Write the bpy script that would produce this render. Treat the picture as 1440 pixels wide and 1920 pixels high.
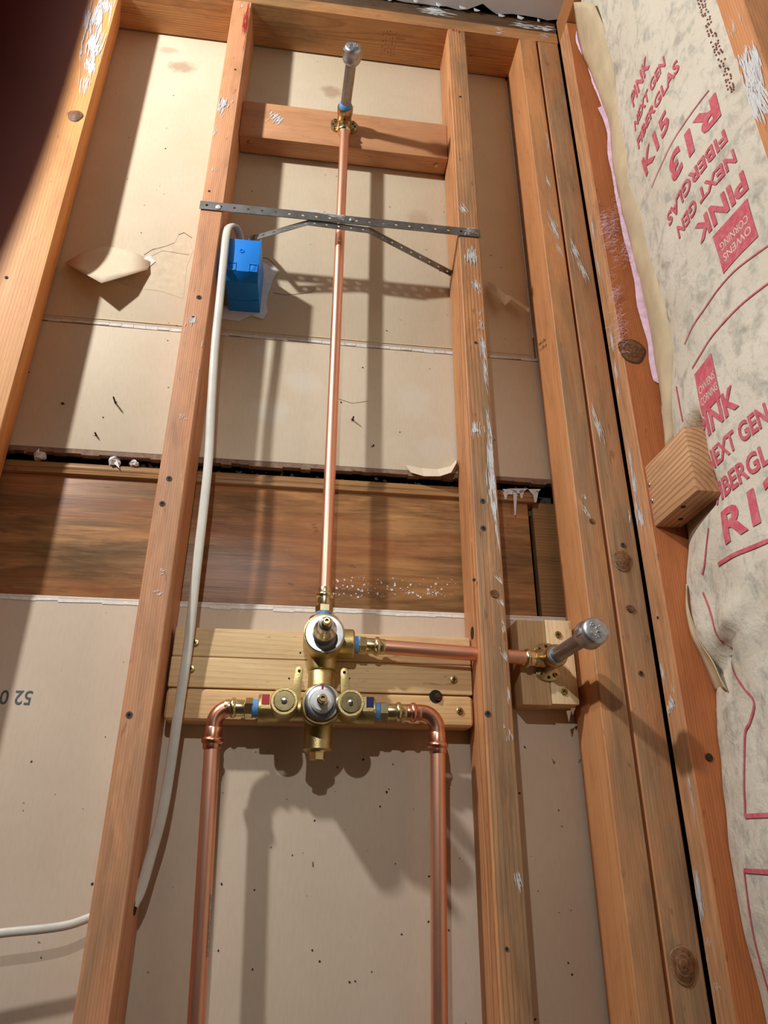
import bpy, bmesh, math, random
from mathutils import Vector, Matrix, noise

# ------------------------------------------------------------------ clear
for o in list(bpy.data.objects): bpy.data.objects.remove(o, do_unlink=True)
S = bpy.context.scene
COL = S.collection
rnd = random.Random(7)

# ------------------------------------------------------------------ camera
CAM = Vector((0.20797, -0.91656, 0.93334))
RT = Vector((0.992235, -0.124276, 0.005020))
UP = Vector((-0.057192, -0.420043, 0.905700))
FW = Vector((0.110448, 0.898955, 0.423889))
FPX = 1331.0
cd = bpy.data.cameras.new('camera'); cam = bpy.data.objects.new('camera', cd); COL.objects.link(cam)
cam.matrix_world = Matrix(((RT.x, UP.x, -FW.x, CAM.x), (RT.y, UP.y, -FW.y, CAM.y), (RT.z, UP.z, -FW.z, CAM.z), (0, 0, 0, 1)))
cd.sensor_width = 36; cd.sensor_fit = 'AUTO'; cd.lens = FPX / 1920 * 36
cd.clip_start = 0.003; cd.clip_end = 50
cd.dof.use_dof = True; cd.dof.focus_distance = 1.15; cd.dof.aperture_fstop = 15.0
S.camera = cam

# ------------------------------------------------------------------ world, lights, exposure
W = bpy.data.worlds.new('world'); S.world = W; W.use_nodes = True
W.node_tree.nodes['Background'].inputs[0].default_value = (0.8, 0.9, 1.0, 1)
W.node_tree.nodes['Background'].inputs[1].default_value = 0.03
def spot(name, loc, aim, power, radius, col, cone, blend):
    l = bpy.data.lights.new(name, 'SPOT'); l.energy = power; l.shadow_soft_size = radius; l.color = col
    l.spot_size = math.radians(cone); l.spot_blend = blend
    o = bpy.data.objects.new(name, l); o.location = loc; COL.objects.link(o)
    o.rotation_euler = (Vector(aim) - Vector(loc)).to_track_quat('-Z', 'Y').to_euler(); return o
spot('work_light', (-.80, -.85, 2.44), (.10, .09, 1.15), 54.0, .036, (1.0, .99, .965), 146, .35)
spot('head_lamp', (.12, -.97, 1.56), (.42, .08, .90), 7.0, .008, (1.0, .99, .965), 98, 1.0)
S.view_settings.view_transform = 'Standard'; S.view_settings.look = 'None'
S.view_settings.gamma = 1.0; S.view_settings.use_curve_mapping = False
S.view_settings.exposure = 0.95

# ------------------------------------------------------------------ helpers
def at(x, y, Y=None, X=None, Z=None):
    """point of the photographed place: a sight line cut with a plane of the room"""
    v = FW + RT * ((x - 720) / FPX) - UP * ((y - 960) / FPX)
    if Y is not None: t = (Y - CAM.y) / v.y
    elif X is not None: t = (X - CAM.x) / v.x
    else: t = (Z - CAM.z) / v.z
    return CAM + v * t
def lin(c):
    return tuple(((v / 255) / 12.92 if v <= 10.3 else (((v / 255) + .055) / 1.055) ** 2.4) for v in c[:3]) + (1,)

class MB:
    def __init__(s): s.v = []; s.f = []
    def add(s, vs, fs):
        n = len(s.v); s.v += [Vector(q) for q in vs]; s.f += [tuple(n + i for i in f) for f in fs]; return s
    def box(s, x0, x1, y0, y1, z0, z1):
        return s.add([(x, y, z) for x in (x0, x1) for y in (y0, y1) for z in (z0, z1)],
                     [(0, 1, 3, 2), (4, 6, 7, 5), (0, 4, 5, 1), (2, 3, 7, 6), (0, 2, 6, 4), (1, 5, 7, 3)])
    def prism(s, pts, d):
        n = len(pts); d = Vector(d); a = [Vector(q) for q in pts]
        return s.add(a + [q + d for q in a], [tuple(range(n))[::-1], tuple(range(n, 2 * n))] + [(i, (i + 1) % n, n + (i + 1) % n, n + i) for i in range(n)])
    def lathe(s, p, ax, prof, seg=24, cap=True, rot=0):
        p = Vector(p); ax = Vector(ax).normalized()
        a = ax.orthogonal().normalized() if abs(ax.z) > .9 else ax.cross(Vector((0, 0, 1))).normalized()
        b = ax.cross(a); vs = []
        for t, r in prof:
            for i in range(seg):
                w = 2 * math.pi * i / seg + rot
                vs.append(p + ax * t + (a * math.cos(w) + b * math.sin(w)) * r)
        fs = [(j * seg + i, j * seg + (i + 1) % seg, (j + 1) * seg + (i + 1) % seg, (j + 1) * seg + i) for j in range(len(prof) - 1) for i in range(seg)]
        if cap: fs += [tuple(range(seg))[::-1], tuple(range((len(prof) - 1) * seg, len(prof) * seg))]
        return s.add(vs, fs)
    def tube(s, path, r, seg=16, r2=None, up=None):
        path = [Vector(q) for q in path]; n = len(path); vs = []
        ref = Vector(up) if up else None; a = None
        for k in range(n):
            t = (path[min(k + 1, n - 1)] - path[max(k - 1, 0)]).normalized()
            if ref is not None: a = (ref - t * ref.dot(t)).normalized()
            else: a = t.orthogonal().normalized() if a is None else (a - t * a.dot(t)).normalized()
            b = t.cross(a); rr = r[k] if isinstance(r, (list, tuple)) else r; rb = rr if r2 is None else r2
            for i in range(seg):
                w = 2 * math.pi * i / seg; vs.append(path[k] + a * math.cos(w) * rr + b * math.sin(w) * rb)
        fs = [(j * seg + i, j * seg + (i + 1) % seg, (j + 1) * seg + (i + 1) % seg, (j + 1) * seg + i) for j in range(n - 1) for i in range(seg)]
        return s.add(vs, fs + [tuple(range(seg))[::-1], tuple(range((n - 1) * seg, n * seg))])
    def build(s, name, mat, parent=None, bevel=0, smooth=None, seg=2, origin=None):
        off = origin if origin is not None else (parent.matrix_basis.translation if parent else Vector())
        if parent and parent.parent: off = off + parent.parent.matrix_basis.translation if origin is None else off
        me = bpy.data.meshes.new(name)
        bm = bmesh.new(); vv = [bm.verts.new(q - off) for q in s.v]
        for f in s.f:
            try: bm.faces.new([vv[i] for i in f])
            except ValueError: pass
        bmesh.ops.recalc_face_normals(bm, faces=bm.faces[:])
        if bevel: bmesh.ops.bevel(bm, geom=bm.edges[:], offset=bevel, segments=seg, affect='EDGES', profile=.6, clamp_overlap=True)
        bm.to_mesh(me); bm.free()
        if smooth is not None or bevel:
            me.shade_smooth()
            try: me.set_sharp_from_angle(angle=math.radians(smooth or 35))
            except Exception: pass
        me.materials.append(mat)
        o = bpy.data.objects.new(name, me); COL.objects.link(o)
        if origin is not None and not parent: o.location = origin
        if parent: o.parent = parent
        return o
def tag(o, label=None, cat=None, group=None, kind=None):
    if label: o['label'] = label
    if cat: o['category'] = cat
    if group: o['group'] = group
    if kind: o['kind'] = kind
    return o
def thing(name, loc, label, cat, group=None, kind=None):
    o = bpy.data.objects.new(name, None); o.empty_display_size = .02; COL.objects.link(o); o.location = loc
    o.matrix_basis.translation = Vector(loc)
    return tag(o, label, cat, group, kind)
def copy_at(o, parent, loc):
    c = o.copy(); COL.objects.link(c); c.parent = parent; c.location = loc; return c

# ------------------------------------------------------------------ materials
def newmat(name):
    m = bpy.data.materials.new(name); m.use_nodes = True; nt = m.node_tree; b = nt.nodes['Principled BSDF']
    return m, nt, b
class NT:
    def __init__(s, nt): s.t = nt
    def n(s, ty, **k):
        q = s.t.nodes.new(ty)
        for a, v in k.items():
            if hasattr(q, a): setattr(q, a, v)
            else: q.inputs[a].default_value = v
        return q
    def L(s, a, b): s.t.links.new(a, b)
    def mapping(s, src, scale, loc=(0, 0, 0)):
        q = s.n('ShaderNodeMapping'); q.inputs['Scale'].default_value = scale; q.inputs['Location'].default_value = loc; s.L(src, q.inputs[0]); return q.outputs[0]
    def noise(s, src, scale, detail=4, rough=.55, dist=0):
        q = s.n('ShaderNodeTexNoise'); q.inputs['Scale'].default_value = scale; q.inputs['Detail'].default_value = detail
        q.inputs['Roughness'].default_value = rough; q.inputs['Distortion'].default_value = dist; s.L(src, q.inputs['Vector']); return q.outputs['Fac']
    def ramp(s, src, stops, interp='LINEAR'):
        q = s.n('ShaderNodeValToRGB'); q.color_ramp.interpolation = interp
        e = q.color_ramp.elements
        while len(e) < len(stops): e.new(.5)
        for i, (p, c) in enumerate(stops): e[i].position = p; e[i].color = c if len(c) == 4 else tuple(c) + (1,)
        s.L(src, q.inputs[0]); return q.outputs[0]
    def mix(s, fac, a, b, mode='MIX'):
        q = s.n('ShaderNodeMix', data_type='RGBA', blend_type=mode)
        for v, i in ((fac, 0), (a, 6), (b, 7)):
            if hasattr(v, 'links'): s.L(v, q.inputs[i])
            else: q.inputs[i].default_value = v
        return q.outputs[2]
    def math(s, op, a, b=None, c=None):
        q = s.n('ShaderNodeMath', operation=op)
        for i, v in enumerate((a, b, c)):
            if v is None: continue
            if hasattr(v, 'links'): s.L(v, q.inputs[i])
            else: q.inputs[i].default_value = v
        return q.outputs[0]
    def bump(s, h, strength, dist, b):
        q = s.n('ShaderNodeBump'); q.inputs['Strength'].default_value = strength; q.inputs['Distance'].default_value = dist
        s.L(h, q.inputs['Height']); s.L(q.outputs[0], b.inputs['Normal'])
def g(v): return (v, v, v, 1)

def wood(name, light, dark, axis='Z', grey=None, greyamt=0.0, ring=70, rough=.55, ringamt=.5, wave=.02, vein=0, worn_or_lit=None):
    m, nt, b = newmat(name); N = NT(nt)
    tc = N.n('ShaderNodeTexCoord').outputs['Object']; oi = N.n('ShaderNodeObjectInfo').outputs['Random']
    sh = N.n('ShaderNodeVectorMath', operation='ADD'); cb = N.n('ShaderNodeCombineXYZ')
    r10 = N.math('MULTIPLY', oi, .5)
    for i in range(3): N.L(r10 if i != 'XYZ'.index(axis) else N.math('MULTIPLY', oi, 7.0), cb.inputs[i])
    N.L(tc, sh.inputs[0]); N.L(cb.outputs[0], sh.inputs[1]); P = sh.outputs[0]
    def st(k, l=1.0):
        s = [l, l, l]; s['XYZ'.index(axis)] = l * k; return tuple(s)
    big = N.noise(N.mapping(P, st(.12)), 14, 3, .5)
    fib = N.noise(N.mapping(P, st(.018)), 420, 3, .6)
    # growth rings: cylinders about a pith line beside the piece, gently wandering along it
    wv = N.noise(N.mapping(P, st(.15)), 9, 2, .5)
    off = N.n('ShaderNodeVectorMath', operation='SCALE'); cc = N.n('ShaderNodeCombineXYZ')
    for i in range(3): N.L(N.math('SUBTRACT', wv, .5), cc.inputs[i])
    N.L(cc.outputs[0], off.inputs[0]); off.inputs['Scale'].default_value = wave
    ad = N.n('ShaderNodeVectorMath', operation='ADD'); N.L(tc, ad.inputs[0]); N.L(off.outputs[0], ad.inputs[1])
    lo = [.055, .028, .028]; lo['XYZ'.index(axis)] = 0
    wt = N.n('ShaderNodeTexWave', wave_type='RINGS', rings_direction=axis, wave_profile='SAW')
    wt.inputs['Scale'].default_value = ring; wt.inputs['Distortion'].default_value = .6; wt.inputs['Detail'].default_value = 1
    N.L(N.mapping(ad.outputs[0], (1, 1, 1), lo), wt.inputs['Vector'])
    rg = N.ramp(wt.outputs['Fac'], [(0, g(0)), (.55, g(.12)), (.9, g(.9)), (1, g(.5))])
    rg = N.math('MULTIPLY', rg, ringamt)
    base = N.mix(N.ramp(big, [(.3, g(0)), (.7, g(1))]), lin(light), lin(tuple(int(l * .72 + d * .28) for l, d in zip(light, dark))))
    base = N.mix(rg, base, lin(dark))
    base = N.mix(N.math('MULTIPLY', N.ramp(fib, [(.42, g(0)), (.75, g(1))]), .35), base, lin(dark))
    if grey:
        gm = N.noise(N.mapping(P, st(.28)), 11, 4, .62, .6)
        gm = N.ramp(gm, [(max(0, .62 - greyamt * .5), g(0)), (min(1, .74 - greyamt * .35), g(1))])
        base = N.mix(N.math('MULTIPLY', gm, .8), base, N.mix(N.math('MULTIPLY', N.ramp(fib, [(.4, g(0)), (.7, g(1))]), .5), lin(grey), lin(tuple(int(v * .6) for v in grey))))
    if vein:
        vn = N.ramp(N.noise(N.mapping(P, st(.10)), 60, 6, .7, .8), [(.36, g(1)), (.60, g(0))])
        base = N.mix(N.math('MULTIPLY', vn, vein), base, lin(tuple(int(v * .62) for v in dark)))
        rd = N.ramp(N.noise(N.mapping(P, st(.2)), 16, 3, .6), [(.50, g(0)), (.66, g(1))])
        base = N.mix(N.math('MULTIPLY', rd, .5), base, lin((168, 104, 66)))
    if worn_or_lit:        # dirt on room-facing faces; for the corner stud, painted light on its narrow face
        ax, wc, lo, hi, amt = worn_or_lit
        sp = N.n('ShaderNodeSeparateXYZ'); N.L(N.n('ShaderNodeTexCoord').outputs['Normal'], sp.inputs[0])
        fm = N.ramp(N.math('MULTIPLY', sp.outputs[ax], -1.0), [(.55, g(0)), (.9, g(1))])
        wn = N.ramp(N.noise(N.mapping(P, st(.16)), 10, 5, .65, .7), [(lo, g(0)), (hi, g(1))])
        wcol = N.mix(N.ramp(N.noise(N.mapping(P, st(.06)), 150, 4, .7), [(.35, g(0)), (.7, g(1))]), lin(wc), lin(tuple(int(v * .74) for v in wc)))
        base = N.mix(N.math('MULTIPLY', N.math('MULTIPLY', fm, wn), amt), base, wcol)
    md = N.noise(N.mapping(P, st(.22)), 34, 5, .7, .4)
    base = N.mix(N.math('MULTIPLY', N.ramp(md, [(.50, g(0)), (.72, g(1))]), .42), base, lin(tuple(int(v * .78) for v in dark)))
    base = N.mix(N.math('MULTIPLY', N.ramp(md, [(.28, g(1)), (.42, g(0))]), .35), base, lin(tuple(min(250, int(v * 1.1)) for v in light)))
    # small dents and dark flecks
    fl = N.ramp(N.noise(N.mapping(P, st(.35)), 95, 2, .5), [(.70, g(0)), (.74, g(1))])
    base = N.mix(N.math('MULTIPLY', fl, .35), base, lin(tuple(int(v * .45) for v in dark)))
    N.L(base, b.inputs['Base Color']); b.inputs['Roughness'].default_value = rough
    b.inputs['Specular IOR Level'].default_value = .35
    N.bump(N.math('ADD', N.math('MULTIPLY', fib, .5), N.math('MULTIPLY', rg, .8)), .35, .0012, b)
    return m
def plain(name, col, rough=.6, metal=0, var=.12, vs=40, bump=0, spec=.5, col2=None):
    m, nt, b = newmat(name); N = NT(nt); tc = N.n('ShaderNodeTexCoord').outputs['Object']
    nz = N.noise(tc, vs, 4, .6)
    c2 = col2 or tuple(int(v * (1 - var * 2.2)) for v in col)
    N.L(N.mix(N.ramp(nz, [(.35, g(0)), (.75, g(1))]), lin(col), lin(c2)), b.inputs['Base Color'])
    b.inputs['Metallic'].default_value = metal; b.inputs['Specular IOR Level'].default_value = spec
    N.L(N.math('ADD', N.math('MULTIPLY', nz, .25), rough - .12), b.inputs['Roughness'])
    if bump: N.bump(N.noise(tc, vs * 4, 4, .65), bump, .001, b)
    return m
def drywall(name, col, col2, spots=(), stains=()):
    m, nt, b = newmat(name); N = NT(nt); tc = N.n('ShaderNodeTexCoord').outputs['Object']
    c = N.mix(N.ramp(N.noise(tc, 5, 4, .6), [(.35, g(0)), (.7, g(1))]), lin(col), lin(col2))
    c = N.mix(N.math('MULTIPLY', N.ramp(N.noise(N.mapping(tc, (1, 1, .25)), 240, 3, .6), [(.4, g(0)), (.75, g(1))]), .10), c, lin((150, 120, 85)))
    c = N.mix(N.math('MULTIPLY', N.ramp(N.noise(tc, 60, 2, .5), [(.735, g(0)), (.76, g(1))]), .75), c, lin((70, 52, 36)))
    def blob(x, z, rx, rz):
        mp = N.mapping(tc, (1 / rx, 0, 1 / rz), (-x / rx, 0, -z / rz))
        ln = N.n('ShaderNodeVectorMath', operation='LENGTH'); N.L(mp, ln.inputs[0])
        d = N.math('ADD', ln.outputs['Value'], N.math('MULTIPLY', N.math('SUBTRACT', N.noise(tc, 45, 4, .7), .5), 1.5))
        return N.ramp(d, [(.45, g(1)), (1.0, g(0))])
    for (x, z, rx, rz, a) in spots: c = N.mix(N.math('MULTIPLY', blob(x, z, rx, rz), a), c, lin((226, 222, 212)))
    for (x, z, rx, rz, a) in stains: c = N.mix(N.math('MULTIPLY', blob(x, z, rx, rz), a), c, lin((140, 98, 62)))
    N.L(c, b.inputs['Base Color']); b.inputs['Roughness'].default_value = .72; b.inputs['Specular IOR Level'].default_value = .25
    N.bump(N.noise(tc, 380, 3, .6), .12, .0006, b)
    return m
def metal(name, col, rough, col2=None, vs=60, bump=0, bs=400, aniso=0):
    m, nt, b = newmat(name); N = NT(nt); tc = N.n('ShaderNodeTexCoord').outputs['Object']
    nz = N.noise(tc, vs, 4, .65)
    N.L(N.mix(N.ramp(nz, [(.35, g(0)), (.7, g(1))]), lin(col), lin(col2 or tuple(int(v * .8) for v in col))), b.inputs['Base Color'])
    b.inputs['Metallic'].default_value = 1; N.L(N.math('ADD', N.math('MULTIPLY', nz, .18), rough - .09), b.inputs['Roughness'])
    if bump: N.bump(N.noise(tc, bs, 3, .6), bump, .0008, b)
    return m

GRY = (166, 144, 116)
M = {}
M['stud0'] = wood('fir_orange', (228, 164, 98), (190, 118, 60), 'Z', ring=60)
M['stud1'] = wood('fir_red', (226, 166, 122), (178, 110, 72), 'Z', ring=95, worn_or_lit=(1, (172, 138, 108), .50, .66, .7))
M['stud2'] = wood('fir_grey', (220, 160, 108), (152, 92, 56), 'Z', ring=58, ringamt=.95, worn_or_lit=(1, (160, 130, 98), .38, .54, .85))
M['stud3'] = wood('fir_pale', (216, 154, 102), (176, 114, 68), 'Z', ring=90, worn_or_lit=(1, (158, 128, 98), .36, .56, .85))
M['stud4'] = wood('fir_weathered', (208, 146, 98), (156, 98, 60), 'Z', ring=75, worn_or_lit=(1, (166, 136, 104), .34, .54, .85))
M['stud5'] = wood('fir_corner', (194, 118, 70), (146, 80, 44), 'Z', ring=85, worn_or_lit=(0, (216, 164, 118), .10, .3, .8))  # narrow face painted paler as if lit, wide face darker as if shaded
M['stud6'] = wood('fir_bright', (222, 160, 110), (182, 110, 66), 'Z', ring=80)
M['plate'] = wood('plate_fir', (207, 156, 105), (150, 96, 54), 'X', (150, 116, 78), .2, ring=70, ringamt=.6)
M['plate_top'] = wood('plate_dark', (134, 92, 54), (60, 38, 24), 'X', (92, 78, 62), .55, ring=60, rough=.7)
M['plate_right'] = wood('plate_right_fir', (192, 134, 85), (132, 78, 38), 'Y', ring=70)
M['block'] = wood('block_fir', (209, 157, 115), (172, 112, 72), 'X', ring=85, wave=.03)
M['pine'] = wood('pine_pale', (234, 204, 155), (204, 160, 106), 'X', ring=48, ringamt=.4, wave=.035)
M['pine2'] = wood('pine_honey', (229, 193, 141), (200, 150, 94), 'X', ring=52, ringamt=.35, wave=.02)
M['pine3'] = wood('pine_tan', (211, 179, 134), (178, 136, 88), 'Z', ring=60, ringamt=.4)
M['pine4'] = wood('pine_cream', (238, 212, 169), (208, 168, 120), 'Z', ring=50, ringamt=.35)
M['offcut'] = wood('offcut_fir', (229, 183, 140), (150, 98, 60), 'Y', ring=46, ringamt=.8, wave=.03)
M['board'] = wood('board_stained', (204, 152, 98), (120, 78, 46), 'X', (140, 108, 72), .40, ring=11, ringamt=.35, rough=.36, wave=.16, vein=.6)
M['mould'] = wood('moulding_stained', (178, 134, 86), (110, 72, 42), 'X', ring=60, ringamt=.5, rough=.42)
M['dw_up'] = drywall('drywall_upper', (219, 205, 180), (211, 194, 166),
    spots=[(.19, 2.04, .001, .001, 0)], stains=[(-.105, 2.42, .035, .022, .5), (.215, 2.40, .03, .022, .45), (.40, 2.05, .03, .03, .25), (-.14, 2.47, .025, .015, .35)])
M['dw_mid'] = drywall('drywall_middle', (221, 208, 185), (213, 197, 171),
    spots=[(.195, 1.645, .04, .03, .35), (.14, 1.58, .04, .03, .35), (.385, 1.62, .04, .04, .28), (.42, 1.53, .04, .03, .28), (.12, 1.70, .03, .02, .25)])
M['dw_low'] = drywall('drywall_lower', (210, 193, 172), (202, 183, 162))
M['chalk'] = plain('gypsum_white', (232, 228, 220), .8, var=.05, vs=120, bump=.3)
M['core'] = plain('gypsum_edge', (150, 122, 104), .85, var=.12, vs=90, bump=.5)
M['paper'] = plain('torn_paper', (222, 206, 178), .75, var=.05, vs=30, bump=.1)
M['paper_back'] = plain('torn_core', (214, 197, 168), .8, var=.04, vs=60, bump=.3)
M['plaster'] = plain('old_plaster', (242, 242, 244), .85, var=.03, vs=150, bump=.15)
M['void'] = plain('wall_cavity', (48, 38, 30), .9, var=.2, vs=60)
M['grit'] = plain('dusty_grit', (112, 102, 90), .9, var=.3, vs=200, bump=.5)
M['paint'] = plain('white_paint', (226, 226, 226), .55, var=.04, vs=200, bump=.2)
M['ceil'] = plain('ceiling_paint', (214, 216, 220), .7, var=.02, vs=10, bump=.05)
M['wallpaint'] = plain('room_paint', (78, 76, 73), .7, var=.02, vs=8)
M['floor'] = plain('subfloor', (60, 52, 44), .8, var=.15, vs=12, bump=.2)
M['hole'] = plain('drilled_hole', (26, 24, 24), .9, var=.1)
M['holering'] = plain('dark_ring', (92, 82, 78), .8, var=.2, vs=300)
M['knot'] = plain('knot_wood', (104, 62, 34), .55, var=.3, vs=160, bump=.4, col2=(58, 32, 20))
M['knot3'] = plain('knot_pale', (166, 128, 92), .6, var=.2, vs=220, bump=.5)
M['knot2'] = plain('knot_ring', (140, 92, 56), .55, var=.25, vs=200, bump=.4)
M['redmark'] = plain('red_crayon', (190, 48, 40), .6, var=.1, vs=200)
M['ink'] = plain('stamp_ink', (64, 42, 28), .7, var=.1)
M['blueink'] = plain('blue_ink', (92, 100, 110), .7, var=.1, vs=200)
M['copper'] = metal('copper_tube', (250, 192, 164), .42, (240, 172, 142), 12, 0, 300)
M['copper2'] = metal('copper_fitting', (240, 176, 146), .30, (214, 140, 110), 60)
M['brass'] = metal('cast_brass', (212, 192, 138), .40, (186, 164, 108), 60, .35, 700)
M['brass2'] = metal('turned_brass', (232, 214, 160), .24, (214, 192, 136), 90)
M['brass3'] = metal('press_fitting_brass', (232, 216, 174), .27, (200, 174, 122), 120)
M['bronze'] = metal('drop_ear_bronze', (200, 172, 126), .34, (168, 138, 96), 80, .2, 500)
M['chrome'] = metal('bright_steel', (228, 230, 232), .24, (204, 206, 210), 90)
M['galv'] = metal('galvanised', (200, 204, 208), .40, (168, 172, 178), 110, .3, 300)
M['steel'] = metal('black_steel', (176, 172, 170), .48, (146, 140, 136), 40, .15, 500)
M['strap'] = metal('perforated_strap', (150, 151, 151), .48, (116, 112, 106), 30, .15, 300)
M['screw'] = metal('yellow_screw', (196, 170, 112), .35, (150, 124, 78), 200)
M['nail'] = plain('rusty_nail', (70, 52, 40), .7, .5, var=.2, vs=300)
M['tape'] = plain('blue_thread_tape', (92, 158, 226), .5, var=.06, vs=90)
M['red'] = plain('red_ink', (176, 26, 36), .5, var=.06)
M['navy'] = plain('navy_ink', (22, 36, 118), .5, var=.06)
M['nylon'] = plain('white_nylon', (220, 222, 220), .4, var=.03)
M['bluebox'] = plain('blue_plastic', (4, 136, 238), .42, var=.04, vs=20)
M['cable'] = plain('white_cable', (222, 218, 206), .45, var=.04, vs=20)
M['label'] = plain('pipe_label', (196, 186, 176), .7, var=.2, vs=400)
def kraft():
    m, nt, b = newmat('batt_facing'); N = NT(nt); tc = N.n('ShaderNodeTexCoord').outputs['Object']
    c = N.mix(N.ramp(N.noise(tc, 7, 3, .5), [(.35, g(0)), (.7, g(1))]), lin((222, 214, 198)), lin((212, 203, 184)))
    mot = N.ramp(N.noise(N.mapping(tc, (1, 1, .7)), 42, 5, .68, .5), [(.50, g(0)), (.68, g(1))])
    c = N.mix(N.math('MULTIPLY', mot, .62), c, lin((150, 153, 148)))
    c = N.mix(N.math('MULTIPLY', N.ramp(N.noise(tc, 26, 4, .6), [(.56, g(0)), (.70, g(1))]), .5), c, lin((128, 124, 114)))
    N.L(c, b.inputs['Base Color']); b.inputs['Roughness'].default_value = .75; b.inputs['Specular IOR Level'].default_value = .2
    N.bump(N.math('ADD', N.noise(tc, 160, 4, .6), N.math('MULTIPLY', N.noise(tc, 24, 5, .6, .8), 4.0)), .35, .002, b); return m
M['kraft'] = kraft()
M['flange'] = plain('kraft_flange', (212, 192, 158), .7, var=.06, vs=18, bump=.15, spec=.2)
M['pink'] = plain('pink_glasswool', (240, 206, 226), .95, var=.06, vs=60, bump=.6, spec=.1)
def printmat():
    m, nt, b = newmat('pink_print'); N = NT(nt); tc = N.n('ShaderNodeTexCoord').outputs['Object']
    mot = N.ramp(N.noise(tc, 120, 4, .7), [(.40, g(0)), (.62, g(1))])
    N.L(N.mix(N.math('MULTIPLY', mot, .45), lin((204, 88, 104)), lin((212, 150, 150))), b.inputs['Base Color'])
    b.inputs['Roughness'].default_value = .75; b.inputs['Specular IOR Level'].default_value = .2; return m
M['print'] = printmat()
M['dotprint'] = plain('dot_print', (140, 74, 62), .8, var=.1)
M['skin'] = plain('skin', (150, 58, 56), .55, var=.08, vs=60)
M['nailskin'] = plain('finger_nail', (190, 130, 118), .35, var=.04)
M['black'] = plain('phone_black', (22, 22, 24), .3, var=.05)

# ------------------------------------------------------------------ constants of the wall
D = .0913              # face of the drywall behind the studs
A0, A1 = 0.0, .038     # stud beside the box
B0, B1 = .4528, .4908  # stud beside the riser
C0, C1 = .6103, .6483
E0, E1 = .6528, .6981
RX = .700              # face of the right-hand wall studs
ZT = 2.518             # underside of the top plate

# ------------------------------------------------------------------ the room shell
def slab(name, x0, x1, y0, y1, z0, z1, mat): return tag(MB().box(x0, x1, y0, y1, z0, z1).build(name, mat), kind='structure')
slab('floor', -1.7, .82, -2.3, .2, -.06, 0, M['floor'])
slab('wall_left', -1.76, -1.7, -2.3, .2, 0, 2.7, M['wallpaint'])
slab('wall_front', -1.7, .82, -2.36, -2.3, 0, 2.64, M['wallpaint'])
slab('ceiling_framing', -1.76, .84, -2.36, .2, 2.640, 2.70, M['void'])
slab('wall_right', .797, .84, -2.3, .2, 0, 2.7, M['void'])
# ceiling board with a torn edge along the open wall
pts = []
x = -1.7
while x < .708:
    pts.append((x, -.004 + rnd.uniform(-.006, .004) - (.012 if rnd.random() < .15 else 0), 2.5885)); x += rnd.uniform(.012, .035)
pts += [(.708, -.012, 2.5885), (.712, -.05, 2.5885), (.716, -2.3, 2.5885), (-1.7, -2.3, 2.5885)]
ce = tag(MB().prism(pts, (0, 0, .012)).build('ceiling', M['ceil']), kind='structure')
mb = MB()
for i in range(9):
    xx = .28 + i * .048 + rnd.uniform(-.01, .01); l = rnd.uniform(.006, .018)
    p = Vector((xx, -.008 + rnd.uniform(-.004, .003), 2.5880))
    mb.add([p, p + Vector((l, .003, -.001)), p + Vector((l * .6, .004, -rnd.uniform(.003, .010))), p + Vector((l * .1, .005, -.002))], [(0, 1, 2, 3)])
tag(mb.build('torn_paper_fringe', M['ceil'], ce), kind='stuff')

# back wall: each drywall sheet is a piece of its own
wb = thing('wall_back', (0, D, 0), None, None, kind='structure')
def sheet(z0, z1, x0, x1, mat, t=.0127, y=D):
    return MB().box(x0, x1, y, y + t, z0, z1).build('drywall_sheet', mat, wb, bevel=.0015)
sheet(1.7335, 2.594, -1.7, .6065, M['dw_up'])
sheet(1.486, 1.7270, -1.7, .640, M['dw_mid'])
sheet(.0, 1.2475, -1.7, .69, M['dw_low'])
sheet(1.7335, 2.594, .6090, .69, M['dw_up'])
MB().box(-1.7, .80, .17, .18, 0, 2.7).build('cavity_backing', M['void'], wb)
# chalky tape line along the sheet joint
mb = MB(); xs = [-1.0 + i * .02 for i in range(84)]
for k, xx in enumerate(xs):
    a = .0016 + rnd.uniform(0, .0022); mb.add([(xx, D - .0006, 1.7302 - a), (xx + .0205, D - .0006, 1.7302 - a - rnd.uniform(-.001, .001)), (xx + .0205, D - .0006, 1.7335), (xx, D - .0006, 1.7335)], [(0, 1, 2, 3)])
mb.build('joint_strip', M['chalk'], wb)
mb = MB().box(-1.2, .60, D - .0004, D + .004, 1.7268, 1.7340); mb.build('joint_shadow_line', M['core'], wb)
MB().box(-1.7, .60, D - .0012, D + .002, 1.7395, 1.7407).build('joint_ridge', M['dw_up'], wb)
# white cut edge on top of the lower sheet and the upright edge of the upper one
mb = MB(); xx = -1.0
while xx < .60:
    h = rnd.uniform(.0055, .0085); mb.add([(xx, D - .0007, 1.2476 - h), (xx + .03, D - .0007, 1.2476 - h + rnd.uniform(-.001, .001)), (xx + .03, D + .0005, 1.2486), (xx, D + .0005, 1.2486)], [(0, 1, 2, 3)]); xx += .03
mb.build('cut_edge', M['chalk'], wb)
MB().box(.6045, .6078, D - .0010, D + .008, 1.78, 2.51).build('upright_cut_edge', M['chalk'], wb)
# broken bottom edge of the middle sheet
mb = MB(); xx = -1.0
while xx < .62:
    s = rnd.uniform(.012, .03); d = rnd.uniform(0, .0035)
    mb.box(xx, xx + s, D + .0008, D + .0125, 1.4795 - d, 1.4865); xx += s
mb.build('broken_edge', M['core'], wb)

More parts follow.
